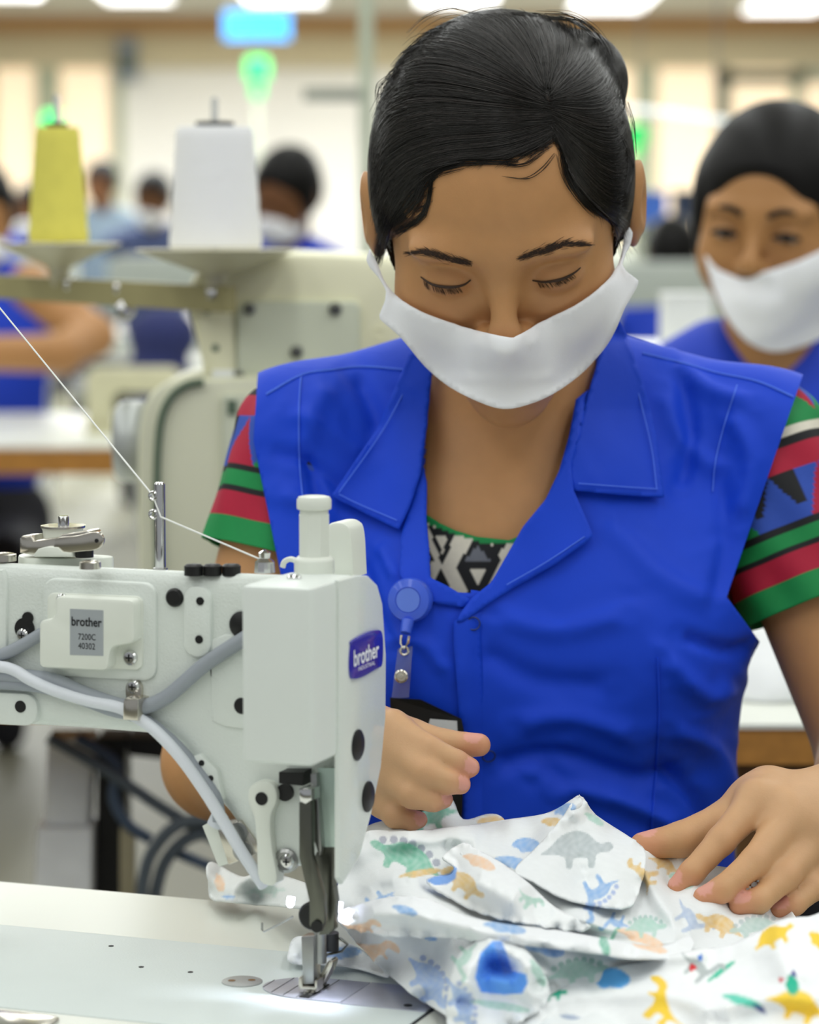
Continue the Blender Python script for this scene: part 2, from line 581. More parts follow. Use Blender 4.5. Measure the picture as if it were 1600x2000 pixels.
# ================================================================== work table and machine frame
NEEDLE = onz(612, 1930, BED)
YAW = math.radians(20.5)
UU = Vector((-math.cos(YAW), math.sin(YAW), 0)); VV = Vector((-math.sin(YAW), -math.cos(YAW), 0)); WW = Vector((0, 0, 1))
def ML(u, v, w): return NEEDLE + UU * u + VV * v + WW * w
def loc(P):
    q = P - NEEDLE
    return Vector((q.dot(UU), q.dot(VV), q.z))
def mv(px, py, v):          # pixel onto the plane v = const of the machine
    d = ray(px, py); t = (v - (CAM - NEEDLE).dot(VV)) / d.dot(VV)
    q = loc(CAM + d * t); return (q.x, q.z)
def mu(px, py, u):
    d = ray(px, py); t = (u - (CAM - NEEDLE).dot(UU)) / d.dot(UU)
    q = loc(CAM + d * t); return (q.y, q.z)
def mw(px, py, w=0.0):
    q = loc(onz(px, py, BED + w)); return (q.x, q.y)

m_ttop = mat('table_laminate', '#e8eae0', .35, var=.02, vscale=8)
m_wood = mat('plywood_edge', '#b8803a', .55, var=.18, vscale=60)
m_cast = mat('hammered_white_paint', '#dfe5df', .36, var=.015, vscale=60, bump=.22, bscale=620, coat=.3)
m_cover = mat('smooth_white_cover', '#dde3de', .42, var=.012, vscale=20)
m_plast = mat('ivory_plastic', '#e4e8de', .38, var=.015)
m_black = mat('black_rubber', '#141414', .45, var=.1)
m_chrome = mat('chrome', '#d9d9d9', .14, 1.0, var=.03)
m_steel = mat('brushed_steel', '#a5a6a4', .3, 1.0, var=.08, vscale=120)
m_dsteel = mat('dark_steel', '#6b6c64', .32, 1.0, var=.1, vscale=60)
m_nickel = mat('nickel_plate', '#d2cdc2', .2, 1.0, var=.05)
m_greycab = mat('grey_cable', '#9aa0a8', .5, var=.03)
m_whitecab = mat('white_cable', '#dfe3ea', .45, var=.02)
m_label = mat('silver_label', '#a9afb3', .45, .15, var=.02)
m_ink = mat('black_ink', '#17171a', .6)
m_emblem = mat('emblem_blue', '#2a22a8', .25, coat=.6, var=.04)
m_whiteink = mat('white_ink', '#eef0fa', .5)

farA = -loc(onz(280, 1745, BED)).y       # distance of the table's far edge behind the needle
bedB = -loc(onz(280, 1831, BED)).y
bed_end = loc(onz(845, 1970, BED)).x
table = empty('sewing_table', ML(.3, 0, 0) - WW * BED, 'white sewing table with a thin brown edge under the foreground machine', 'table')
def tab(name, u0, u1, v0, v1, w0, w1, m, bev=0):
    fn = lambda a, b, d: ML(a, b, d)
    return Geo().prism([(u0, v0), (u1, v0), (u1, v1), (u0, v1)], fn, w0, w1, bev).build(name, m, table, 30)
bed_near = .095
# table top around the inset bed (four pieces leave the opening)
tab('tabletop', -.62, .75, -farA, -bedB - .0008, -.04, -.0005, m_ttop)
tab('tabletop', -.62, bed_end - .0012, -bedB, bed_near, -.04, -.0005, m_ttop)
tab('tabletop', -.62, .75, bed_near + .001, .36, -.04, -.0005, m_ttop)
tab('tabletop', .50, .75, -bedB, bed_near, -.04, -.0005, m_ttop)
tab('edge_band', -.62, .75, -farA - .002, -farA, -.04, -.001, m_wood)
for (a, b) in ((-.56, -.08), (.70, -.08), (-.56, .30), (.70, .30)):
    Geo().cyl(ML(a, b, -BED), ML(a, b, -.04), .02).build('leg', m_white_metal, table)

mach = empty('sewing_machine', ML(.1, 0, 0), 'white industrial lockstitch sewing machine in the foreground seen from behind', 'sewing machine')
def mb(g, name, m, parent=None, smooth=40): return g.build(name, m, parent or mach, smooth)
fnW = lambda a, b, d: ML(a, b, d)           # (u,v) polygon, extruded in w
fnV = lambda a, b, d: ML(a, d, b)           # (u,w) polygon, extruded in v
fnU = lambda a, b, d: ML(d, a, b)           # (v,w) polygon, extruded in u
# --- bed
bedm = mat('bed_paint', '#dde5e2', .52, var=.015, bump=.12, bscale=700)
mb(Geo().prism([(bed_end, -bedB), (.495, -bedB), (.495, bed_near), (bed_end, bed_near)], fnW, -.03, 0, .0012), 'bed', bedm)
# --- arm and head casting: two crossed profiles with rounded edges
VA = .018
uw = [(-260, 1080), (0, 1088), (200, 1098), (400, 1106), (600, 1112), (700, 1116), (705, 1500), (690, 1680), (660, 1722), (545, 1722), (505, 1690),
      (470, 1640), (432, 1588), (400, 1556), (372, 1512), (345, 1468), (322, 1449), (290, 1440), (150, 1428), (0, 1420), (-260, 1404)]
UWP = [mv(x, y, VA) for x, y in uw]
e_u = -.031
UWP = [((max(a, e_u) if 4 < i < 9 else a), b) for i, (a, b) in enumerate(UWP)]
vw = [(700, 1116), (722, 1124), (740, 1142), (750, 1178), (757, 1280), (756, 1400), (747, 1500), (727, 1595), (706, 1672), (672, 1728)]
VWP = [mu(x + (0 if y < 1130 else 7), y, e_u) for x, y in vw]
vtop = VWP[0][1]
VWP = [(VA, vtop + .001)] + VWP + [(VA, VWP[-1][1])]
def poly_sdf(X, Y, poly):
    d = np.full(X.shape, 1e9); s = np.ones(X.shape); n = len(poly)
    for i in range(n):
        ax, ay = poly[i]; bx, by = poly[i - 1]
        ex, ey = bx - ax, by - ay
        wx_, wy_ = X - ax, Y - ay
        t = np.clip((wx_ * ex + wy_ * ey) / (ex * ex + ey * ey + 1e-15), 0, 1)
        d = np.minimum(d, (wx_ - ex * t) ** 2 + (wy_ - ey * t) ** 2)
        c1 = Y >= ay; c2 = Y < by; c3 = ex * wy_ > ey * wx_
        s = np.where((c1 & c2 & c3) | (~c1 & ~c2 & ~c3), -s, s)
    return s * np.sqrt(d)
def dense_nets(d, lo, h):
    n = np.array(d.shape)
    corners = [(a, b, c) for a in (0, 1) for b in (0, 1) for c in (0, 1)]
    C = [d[a:n[0] - 1 + a, b:n[1] - 1 + b, c:n[2] - 1 + c] for a, b, c in corners]
    cnt = sum((c < 0).astype(np.int8) for c in C)
    ac = (cnt > 0) & (cnt < 8)
    idx = np.argwhere(ac); vid = np.full(ac.shape, -1); vid[ac] = np.arange(len(idx))
    cv = np.stack([c[ac] for c in C], 1); acc = np.zeros((len(idx), 3)); k = np.zeros(len(idx))
    cr = np.array(corners)
    for a in range(8):
        for b in range(a + 1, 8):
            if bin(a ^ b).count('1') != 1: continue
            x = (cv[:, a] < 0) != (cv[:, b] < 0)
            t = np.where(x, cv[:, a] / np.where(x, cv[:, a] - cv[:, b], 1), 0)
            acc += np.where(x[:, None], cr[a] + t[:, None] * (cr[b] - cr[a]), 0); k += x
    V = np.array(lo) + (idx + acc / k[:, None]) * h
    s = d < 0; Q = []
    for ax in range(3):
        sl1 = [slice(1, m - 1) for m in n]; sl2 = [slice(1, m - 1) for m in n]; sl2[ax] = slice(2, n[ax])
        e = np.argwhere(s[tuple(sl1)] != s[tuple(sl2)]) + 1
        fl = s[e[:, 0], e[:, 1], e[:, 2]]
        b1 = np.zeros(3, int); b1[(ax + 1) % 3] = 1; b2 = np.zeros(3, int); b2[(ax + 2) % 3] = 1
        g = lambda q: vid[q[:, 0], q[:, 1], q[:, 2]]
        lim = (e < n - 1).all(1); e = e[lim]; fl = fl[lim]
        q = np.stack([g(e), g(e - b1), g(e - b1 - b2), g(e - b2)], 1)
        q[~fl] = q[~fl][:, ::-1]
        Q.append(q[(q >= 0).all(1)])
    return V, np.concatenate(Q)
def crossed(uwp, vwp, h, k, vmin=None):
    a = np.array(uwp); b = np.array(vwp)
    lo = np.array([a[:, 0].min(), b[:, 0].min(), min(a[:, 1].min(), b[:, 1].min())]) - 4 * h
    hi = np.array([a[:, 0].max(), b[:, 0].max(), max(a[:, 1].max(), b[:, 1].max())]) + 4 * h
    U = np.arange(lo[0], hi[0], h); V_ = np.arange(lo[1], hi[1], h); W_ = np.arange(lo[2], hi[2], h)
    d1 = poly_sdf(*np.meshgrid(U, W_, indexing='ij'), uwp)[:, None, :]
    d2 = poly_sdf(*np.meshgrid(V_, W_, indexing='ij'), vwp)[None]
    hh = np.clip(.5 - .5 * (d1 - d2) / k, 0, 1)
    d = d1 + (d2 - d1) * hh + k * hh * (1 - hh)
    return dense_nets(d, lo, h)
cv_, cq_ = crossed(UWP, VWP, .0016, .016)
cv_ = relax(cv_, cq_, 2)
CASTW = np.array([tuple(ML(*p)) for p in cv_])
mesh_obj('arm_casting', CASTW, cq_, m_cast, mach)
CBVH = bvh_of(CASTW, cq_)
# pillar that carries the arm, left of the frame
mb(Geo().prism(rrect(mv(-130, 1300, VA)[0], -.055, .49, VA, .015), fnW, -.001, .2, .004), 'pillar', m_cast)

def on_cast(px, py):
    h = cast(CBVH, px, py)
    return loc(h[0]).y if h else VA
# --- raised bosses on the rear of the arm
def boss(poly_px, t, name='boss', m=m_cast, base=VA - .004, bev=.0018, parent=None):
    P = [mv(x, y, VA) for x, y in poly_px]
    return mb(Geo().prism(P, fnV, base, VA + t, bev), name, m, parent)
def pill(x0, y0, x1, y1, sl=0):
    return [(x, y + (x - x0) * sl) for x, y in rrect(x0, y0, x1, y1, min(x1 - x0, y1 - y0) / 2 - .5, 8)]
boss(pill(362, 1142, 416, 1282, .05), .003)
boss([(x, y + .05 * (x + 40)) for x, y in rrect(-60, 1348, 78, 1412, 28)], .003)
boss([(x, y + .05 * (x - 100)) for x, y in rrect(86, 1128, 308, 1320, 26)], .0022)
boss([(-60, 1110), (8, 1112), (16, 1135), (16, 1300), (8, 1330), (-60, 1330)], .0025)
boss([(412, 1250), (440, 1238), (500, 1238), (500, 1428), (440, 1420), (414, 1408)], .0015)
boss([(372, 1478), (396, 1470), (430, 1500), (440, 1560), (425, 1556), (402, 1550), (385, 1525)], .004)

def plug(px, py, r, name='plug', m=m_black, v=VA, t=.0025):
    a, b = mv(px, py, v)
    return mb(Geo()._lathe([(r, -.003), (r, t * .5), (r * .8, t), (.0001, t * 1.1)], ML(a, v, b), VV, 28), name, m)
def hole(px, py, r, v=VA):
    a, b = mv(px, py, v)
    return mb(Geo()._lathe([(r, -.004), (r, .0004), (.0001, .0004)], ML(a, v, b), VV, 24), 'screw_hole', m_black)
plug(342, 1167, .0052); plug(437, 1313, .0078, t=.0012)
plug(474, 1220, .0075, v=VA); plug(474, 1378, .0048)
for (x, y) in ((391, 1174), (389, 1249)): hole(x, y, .0023, VA + .0031)
hole(40, 1380, .0034, VA + .0031)
hole(394, 1490, .0016, VA + .004); hole(412, 1520, .0016, VA + .004)
hole(54, 1207, .0034, VA + .0008); hole(48, 1228, .0062, VA + .0006)

def screw(px, py, r, v, name='screw', m=None, axis='V', parent=None):
    a, b = mv(px, py, v)
    o = mb(Geo()._lathe([(r, -.001), (r, r * .25), (r * .75, r * .5), (.0001, r * .55)], ML(a, v, b), VV, 24), name, m or m_chrome, parent)
    g = Geo()
    for s in (0, 1):
        w_, h_ = (r * .95, r * .22) if s else (r * .22, r * .95)
        g.prism([(a - w_ / 2, b - h_ / 2), (a + w_ / 2, b - h_ / 2), (a + w_ / 2, b + h_ / 2), (a - w_ / 2, b + h_ / 2)], fnV, v + r * .3, v + r * .58)
    mb(g, 'slot', m_black, o, 0)
    return o
screw(45, 1240, .0036, VA + .002)
# --- junction box with the label
jb = [(128, 1158), (270, 1163), (279, 1172), (282, 1200), (282, 1240), (270, 1256), (245, 1262), (232, 1275), (228, 1303), (105, 1298), (97, 1290), (97, 1214), (100, 1206), (118, 1203), (126, 1192)]
jb = [(128, 1159), (281, 1166), (283, 1250), (236, 1258), (231, 1304), (97, 1298), (97, 1206), (126, 1203)]
JB = [mv(x, y, VA) for x, y in round_poly(jb, 12)]
jv = VA + .013
boxo = mb(Geo().prism(JB, fnV, VA, jv, .0018), 'junction_box', m_plast)
boss([(x, y + .04 * (x - 100)) for x, y in rrect(98, 1156, 284, 1300, 14)], .004, 'box_base', m_plast, bev=.001)
screw(122, 1172, .0036, VA + .0045, parent=boxo); screw(255, 1284, .0042, VA + .0045, parent=boxo)
lab = mb(Geo().prism([mv(x, y, jv) for x, y in [(137, 1189), (202, 1192), (202, 1281), (137, 1279)]], fnV, jv - .0005, jv + .0002), 'label_plate', m_label, boxo)

def text_on(txt, name, m, parent, O, X, Y, width=None, height=None, bold=0.0, thick=.00015, shear=0.0):
    """text as thin flat print: O origin (world), X,Y unit world axes; fitted into width x height (metres)"""
    cu = bpy.data.curves.new('t', 'FONT'); cu.body = txt; cu.size = 1.0; cu.offset = bold; cu.shear = shear
    cu.resolution_u = 4
    ob = bpy.data.objects.new('t', cu); COL.objects.link(ob)
    bpy.context.view_layer.update()
    me = bpy.data.meshes.new_from_object(ob.evaluated_get(bpy.context.evaluated_depsgraph_get()))
    co = np.zeros(len(me.vertices) * 3); me.vertices.foreach_get('co', co); co = co.reshape(-1, 3)
    bpy.data.objects.remove(ob); bpy.data.curves.remove(cu)
    lo = co.min(0); hi = co.max(0)
    sx = width / (hi[0] - lo[0]) if width else None
    sy = height / (hi[1] - lo[1]) if height else None
    sx = sx or sy; sy = sy or sx
    X = np.array(X); Y = np.array(Y); Z = np.cross(X, Y)
    W = np.array(O) + ((co[:, :1] - lo[0]) * sx) * X + ((co[:, 1:2] - lo[1]) * sy) * Y + Z * thick
    me.vertices.foreach_set('co', W.astype(np.float32).ravel())
    me.materials.clear(); me.materials.append(m); me.name = name
    return link(bpy.data.objects.new(name, me), parent)
def rear_text(txt, x0, x1, ybase, ytop, name, v, parent, m, bold=0.0):
    a = ML(mv(x0, ybase, v)[0], v, mv(x0, ybase, v)[1]); b = ML(mv(x1, ybase, v)[0], v, mv(x0, ybase, v)[1])
    c = mv(x0, ytop, v)[1] - mv(x0, ybase, v)[1]
    return text_on(txt, name, m, parent, a, -UU, WW, (b - a).length, c, bold)
tv = jv + .00025
rear_text('brother', 140, 199, 1222, 1204, 'lettering', tv, lab, m_ink, .02)
rear_text('7200C', 153, 187, 1249, 1237, 'lettering', tv, lab, m_ink)
rear_text('40302', 153, 186, 1267, 1255, 'lettering', tv, lab, m_ink)
# --- rear cover box of the head
VB = mu(608, 1300, e_u)[0]
bx0 = mv(470, 1300, VB)[0]; zt = mv(540, 1146, VB)[1]; zb0 = mv(468, 1488, VB)[1]
P = rrect(e_u - .0005, VA - .006, bx0, VB, .004, 4)
g = Geo()
rings = []
for (w_, ins) in ((zb0, .0015), (zb0 + .0015, 0), (zt - .003, 0), (zt - .0009, .0009), (zt, .003)):
    q = inset(P, ins) if ins else P
    rings.append([ML(a, b, w_) for a, b in q])
g.ring_loft(rings)
coverbox = mb(g, 'rear_cover', m_cover, smooth=35)
a, b = mw(575, 1130, zt)
mb(Geo()._lathe([(.004, -.0005), (.004, .001), (.0028, .002), (.0001, .0021)], ML(a, b, zt), WW), 'screw', m_chrome)
# --- face plate screwed on the needle end
e_f = e_u - .0026
fp = [(664, 1134), (700, 1124)] + [(x - 1, y) for x, y in vw[1:]] + [(664, 1715)]
mb(Geo().prism([mu(x, y, e_f) for x, y in fp], fnU, e_u + .0004, e_f, .0018), 'face_plate', m_cast)
# --- emblem on the face plate
def end_poly(pts, t0, t1, name, m, parent=None, bev=.0006):
    Q = [mu(x, y, e_f) for x, y in pts]
    return mb(Geo().prism(Q, fnU, e_f - t0, e_f - t1, bev), name, m, parent)
emb = smooth_line([(683, 1262), (684, 1252), (710, 1236), (728, 1231), (741, 1233), (744, 1260), (742, 1298), (732, 1306), (706, 1321), (688, 1326), (682, 1318), (681, 1290)], 4, True)
emo = end_poly(emb, -.002, .0016, 'emblem', m_emblem)
oo = Vector((0, 0, 0))
p0 = mu(691, 1303, e_f - .0018); p1 = mu(740, 1283, e_f - .0018)
X = (ML(0, p1[0], p1[1]) - ML(0, p0[0], p0[1])); wl = X.length; X.normalize()
Yv = WW
hh = mu(691, 1270, e_f - .0018)[1] - p0[1]
text_on('brother', 'lettering', m_whiteink, emo, ML(e_f - .0018, p0[0], p0[1]), X, Yv, wl, hh, .02)
p0 = mu(700, 1311, e_f - .0018); p1 = mu(732, 1302, e_f - .0018)
text_on('INDUSTRIAL', 'lettering', m_whiteink, emo, ML(e_f - .0018, p0[0], p0[1]), X, Yv, wl * .66, .0022, .0)
# plugs on the face plate
for (x, y, r) in ((698, 1455, .0085), (718, 1556, .0085)):
    q = mu(x, y, e_f)
    mb(Geo()._lathe([(r, -.003), (r, .0008), (r * .85, .0016), (.0001, .0019)], ML(e_f, q[0], q[1]), -UU, 28), 'plug', m_black)
q = mu(731, 1158, e_f)
mb(Geo()._lathe([(.0055, -.006), (.0055, .0004), (.0045, .0006), (.0001, -.001)], ML(e_f + .001, q[0], q[1]), -UU, 24), 'plug', m_plast)
# --- top of the arm
ztop = vtop
def topdown(px, py, w=None):
    w = ztop if w is None else w
    return mw(px, py, w)
a, b = topdown(614, 1112)
kz = ztop - .002
# pressure dial: knurled collar, waisted shaft, cap (grooves on the collar)
def knob_h(y): return mv(614, y, b)[1]
colr = .0107
g = Geo()
n = 64
def kring(r, w, amp=0):
    return [ML(a + (r + amp * (k % 2)) * math.cos(2 * math.pi * k / n), b + (r + amp * (k % 2)) * math.sin(2 * math.pi * k / n), w) for k in range(n)]
g.ring_loft([kring(colr, knob_h(1120)), kring(colr, knob_h(1116), .0003), kring(colr, knob_h(1096), .0003), kring(colr, knob_h(1092)), kring(colr - .0018, knob_h(1086))])
dial = mb(g, 'pressure_dial', m_plast, smooth=50)
g = Geo(); n = 8
g.ring_loft([kring(.0088, knob_h(1090)), kring(.0088, knob_h(1005))]); n = 32
mb(g, 'dial_shaft', m_plast, dial, 20)
g = Geo()
g.ring_loft([kring(.0078, knob_h(1006)), kring(.0078, knob_h(996)), kring(.0093, knob_h(994)), kring(.0095, knob_h(990)), kring(.0095, knob_h(976)), kring(.0085, knob_h(970)), kring(.006, knob_h(968)), kring(.005, knob_h(971))])
mb(g, 'dial_cap', m_plast, dial, 35)
# take-up guard behind the dial
gv = -.03
pts = smooth_line([(632, 1128), (633, 1045), (640, 1026), (655, 1020), (675, 1024), (686, 1045), (691, 1128)], 5)
mb(Geo().prism([mv(x, y, gv) for x, y in pts], fnV, gv - .02, gv, .002), 'take_up_guard', m_plast)
# slim thread guide and clip beside the dial
mb(Geo().tube([ML(*(lambda q: (q[0], -.01, q[1]))(mv(x, y, -.01))) for x, y in smooth_line([(552, 1108), (556, 1097), (568, 1092), (582, 1097)], 4)], .0016, 8), 'thread_guide', m_plast)
c0 = mv(517, 1104, -.005)
mb(Geo()._lathe([(.006, -.004), (.0055, .002), (.003, .004), (.0035, .007), (.001, .0085)], ML(c0[0], -.005, c0[1]), WW, 10), 'thread_clip', m_chrome, smooth=15)
# three black caps and a low ivory cover on top
for x in (378, 415, 452):
    a1, b1 = topdown(x, 1106)
    mb(Geo()._lathe([(.0052, -.004), (.0052, .0012), (.004, .0022), (.0001, .0024)], ML(a1, b1, ztop - .001), WW), 'plug', m_black)
# --- thread post
pv = -.012
a1, w0 = mv(313, 1108, pv); w1 = mv(313, 942, pv)[1]
post = mb(Geo()._lathe([(.0031, w0 - .004 - w0), (.0031, w1 - w0 - .001), (.0022, w1 - w0), (.0001, w1 - w0)], ML(a1, pv, w0), WW, 24), 'thread_post', m_chrome)
for y in (968, 1004):
    wq = mv(306, y, pv)[1]
    mb(Geo().tube([ML(a1 + .0028 + .002 * math.cos(t), pv + .003, wq + .0022 * math.sin(t)) for t in np.linspace(0, 6.283, 14)[:-1]], .0009, 8, closed=True), 'thread_eye', m_chrome, post)
mb(Geo()._lathe([(.0042, -.003), (.0042, .0006), (.003, .0012), (.0031, .003)], ML(a1, pv, w0 - .001), WW, 24), 'collar', m_steel, post)
# --- bobbin winder
def wpt(px, py, v): q = mv(px, py, v); return ML(q[0], v, q[1])
wv = -.012
c = wpt(112, 1098, wv); S_ = 1 / 3480.
base = mb(Geo().prism([( loc(c).x + x * S_, loc(c).y + y * S_) for x, y in smooth_line([(85, 0), (70, -40), (20, -62), (-40, -50), (-100, -40), (-108, -10), (-60, 30), (-10, 52), (50, 50)], 6, True)],
          fnW, loc(c).z - .004, loc(c).z + .0038, .0012), 'winder_base', m_plast)
mb(Geo()._lathe([(.0115, 0), (.0115, .009), (.0122, .0105), (.0118, .0117), (.0001, .0117)], wpt(123, 1066, wv - .004), WW, 28), 'winder_hub', m_whiteink if False else m_plast, base)
mb(Geo()._lathe([(.0128, 0), (.0128, .0012), (.0001, .0012)], wpt(123, 1030, wv - .004), WW, 28), 'winder_wheel', m_nickel, base)
mb(Geo()._lathe([(.0032, -.004), (.0032, .0058), (.0028, .0064), (.0001, .0064)], wpt(124, 1029, wv - .004), WW, 16), 'winder_spindle', m_chrome, base)
lv = wv + .02
arm = [(110, 1052), (150, 1046), (180, 1039), (195, 1042), (202, 1054), (196, 1068), (182, 1075), (160, 1077), (110, 1080)]
lever = mb(Geo().prism([mv(x, y, lv) for x, y in smooth_line(arm, 5, True)], fnV, lv - .002, lv, .0005), 'winder_lever', m_nickel, base)
q = mv(189, 1056, lv); mb(Geo()._lathe([(.0012, 0), (.0012, .0004), (.0001, .0004)], ML(q[0], lv, q[1]), VV, 12), 'screw', m_black, base)
arm2 = [(38, 1052), (42, 1047), (60, 1046), (66, 1056), (110, 1050), (112, 1058), (140, 1060), (140, 1084), (60, 1084), (38, 1080)]
mb(Geo().prism([mv(x, y, lv - .004) for x, y in arm2], fnV, lv - .018, lv - .004, .001), 'winder_latch', m_nickel, base)
lip = [(66, 1082), (74, 1072), (90, 1068), (112, 1069), (122, 1078), (140, 1080), (140, 1088), (66, 1088)]
mb(Geo().prism([mv(x, y, lv + .001) for x, y in lip], fnV, lv - .01, lv + .001, .0008), 'winder_tab', m_plast, base)
q = wpt(165, 1078, lv - .006)
mb(Geo()._lathe([(.0052, -.003), (.0052, .0015), (.004, .002), (.0001, .002)], q, WW, 20), 'winder_foot', m_black, base)
q = wpt(130, 1042, lv - .012)
mb(Geo().prism([mv(x, y, lv - .006) for x, y in [(112, 1052), (120, 1044), (170, 1036), (176, 1040), (170, 1046), (130, 1052)]], fnV, lv - .02, lv - .006, .0006), 'winder_plate', m_nickel, base)
for (x, y, rr) in ((8, 1085, .007), (176, 1100, .006)):
    q = topdown(x, y)
    mb(Geo()._lathe([(rr, -.003), (rr, .0008), (rr * .6, .0016), (.0001, .0014)], ML(q[0], q[1], ztop), WW, 20), 'screw', m_nickel)
# --- cables on the back of the arm
def cable(pts, r, name, m, lift=0.0):
    P = []
    for x, y, *l in smooth_line([(*p, lift) if len(p) == 2 else p for p in pts], 7):
        v = VA + r + l[0]
        q = mv(x, y, v); P.append(ML(q[0], v, q[1]))
    return mb(Geo().tube(P, r, 12), name, m)
cable([(-210, 1300), (-60, 1296), (0, 1280), (40, 1262), (95, 1230), (112, 1222)], .0036, 'cable', m_greycab)
cable([(-210, 1310), (-60, 1306), (0, 1318), (60, 1322), (110, 1330), (160, 1352), (215, 1372), (262, 1383), (285, 1380), (330, 1358), (400, 1298), (470, 1252), (500, 1235)], .0042, 'cable', m_greycab)
cable([(-210, 1325), (-60, 1330), (0, 1334), (80, 1342), (150, 1362), (215, 1386), (262, 1398), (300, 1418), (350, 1462), (388, 1508), (418, 1550), (426, 1580), (428, 1604)], .0036, 'cable', m_greycab)
cable([(-210, 1302, .004), (-60, 1300, .004), (0, 1302, .004), (30, 1310, .004), (60, 1328, .005), (110, 1350, .005), (170, 1368, .004), (232, 1382, .004), (262, 1398, .004), (300, 1424, .004), (350, 1476, .005), (400, 1545, .005),
       (440, 1610, .005), (470, 1660, .003), (500, 1706, -.002), (515, 1730, -.006)], .0034, 'cable', m_whitecab)
cl = [(246, 1336), (262, 1328), (277, 1338), (277, 1360), (271, 1366), (270, 1408), (240, 1406), (241, 1368), (248, 1362)]
clamp = mb(Geo().prism([mv(x, y, VA + .013) for x, y in cl[4:]], fnV, VA, VA + .0135, .001), 'cable_clamp', m_nickel)
mb(Geo().prism([mv(x, y, VA + .002) for x, y in smooth_line([(247, 1368), (247, 1338), (261, 1327), (276, 1338), (276, 1368)], 4)], fnV, VA, VA + .003, .0006), 'clamp_tab', m_nickel, clamp)
screw(261, 1341, .0038, VA + .003, parent=clamp)

# --- lamp module under the arm
lmv = VA - .004
lamp = mb(Geo().prism([mv(x, y, lmv) for x, y in [(394, 1614), (418, 1600), (462, 1682), (426, 1694)]], fnV, lmv - .012, lmv, .001), 'lamp_bracket', m_plast)
lp = mb(Geo().prism([mv(x, y, lmv + .004) for x, y in [(425, 1622), (470, 1602), (512, 1660), (500, 1668), (446, 1690)]], fnV, lmv - .004, lmv + .004, .0006), 'lamp_plate', m_nickel, lamp)
for (x, y) in ((466, 1626), (474, 1662)):
    q = mv(x, y, lmv + .004)
    mb(Geo()._lathe([(.0058, 0), (.0058, .0008), (.0044, .001), (.0044, .0004), (.0001, .0004)], ML(q[0], lmv + .004, q[1]), VV, 20), 'lamp_lens', m_steel, lamp)
mb(Geo().tube([ML(*(lambda q: (q[0], lmv + .003, q[1]))(mv(x, y, lmv + .003))) for x, y in [(431, 1590), (420, 1612)]], .0048, 12), 'cable_sleeve', m_whitecab, lamp)
# --- presser lifting parts under the cover
lvv = VA + .006
lev = smooth_line([(483, 1560), (486, 1540), (500, 1528), (518, 1526), (534, 1534), (541, 1552), (538, 1572), (530, 1590), (528, 1620), (532, 1660), (540, 1725), (506, 1720), (500, 1650), (496, 1600), (488, 1580)], 4, True)
mb(Geo().prism([mv(x, y, lvv) for x, y in lev], fnV, VA - .004, lvv, .0015), 'lifting_lever', m_plast)
hole(511, 1560, .0036, lvv + .0002)
mb(Geo().prism([mv(x, y, .03) for x, y in [(545, 1508), (592, 1508), (592, 1535), (545, 1530)]], fnV, VA, .03), 'solenoid', m_black)
hole(556, 1548, .0048, VA + .002)
mb(Geo().prism([mv(x, y, .04) for x, y in [(583, 1542), (596, 1538), (608, 1542), (609, 1564), (596, 1572), (584, 1566)]], fnV, .028, .04, .0015), 'link_pin', m_chrome)
# bent steel bars reaching down to the presser bar
def strip(pts, v0, v1, name, m, bev=.0005): return mb(Geo().prism([mv(x, y, v1) for x, y in pts], fnV, v0, v1, bev), name, m)
strip([(584, 1568), (608, 1566), (609, 1670), (633, 1752), (634, 1800), (626, 1820), (610, 1820), (604, 1806), (604, 1760), (584, 1675)], .034, .038, 'lifting_bar', m_dsteel)
strip([(622, 1505), (656, 1500), (660, 1560), (664, 1656), (662, 1680), (652, 1700), (650, 1725), (655, 1760), (652, 1815), (640, 1826), (622, 1826), (634, 1800), (632, 1750), (612, 1680), (618, 1665), (628, 1670), (631, 1655)], .018, .024, 'lifting_plate', m_dsteel)
strip([(620, 1500), (656, 1500), (661, 1655), (632, 1655)], .024, .0255, 'guide_plate', mat('pale_zinc', '#c4d6cd', .35, .4))
strip([(606, 1512), (618, 1510), (628, 1660), (624, 1672), (612, 1640)], .026, .03, 'lifting_strap', m_steel)
q = mv(620, 1809, .038); mb(Geo()._lathe([(.0033, 0), (.0033, .0014), (.0001, .0014)], ML(q[0], .038, q[1]), VV, 20), 'pivot_pin', m_black)
q = mv(560, 1680, VA); mb(Geo()._lathe([(.0068, -.003), (.0068, .002), (.005, .003), (.005, .0015), (.0001, .0015)], ML(q[0], VA, q[1]), VV, 24), 'bushing', m_steel)
screw(562, 1682, .0042, VA + .002)
# presser bar, needle bar, clamp, foot
def vrod(px, y0, y1, r, v, name, m, seg=18):
    a0 = mv(px, (y0 + y1) / 2, v)[0]
    return mb(Geo().cyl(ML(a0, v, mv(px, y1, v)[1]), ML(a0, v, mv(px, y0, v)[1]), r, seg=seg), name, m)
vrod(625, 1690, 1880, .0036, .006, 'presser_bar', m_steel)
q = mv(606, 1791, .022); mb(Geo()._lathe([(.0078, 0), (.0078, .004), (.0066, .0052), (.0001, .0054)], ML(q[0], .016, q[1]), VV, 28), 'bar_clamp', m_black)
vrod(636, 1715, 1846, .0032, -.004, 'needle_bar', m_steel)
q = mv(640, 1845, 0); mb(Geo().cyl(ML(q[0], -.004, q[1] - .004), ML(q[0], -.004, q[1] + .006), .0048, seg=16), 'needle_clamp', m_black)
ndl = mb(Geo().tube([ML(0, -.004, .03), ML(0, -.004, .008), ML(0, -.004, .0005)], [.0008, .0006, .0002], 8), 'needle', m_chrome)
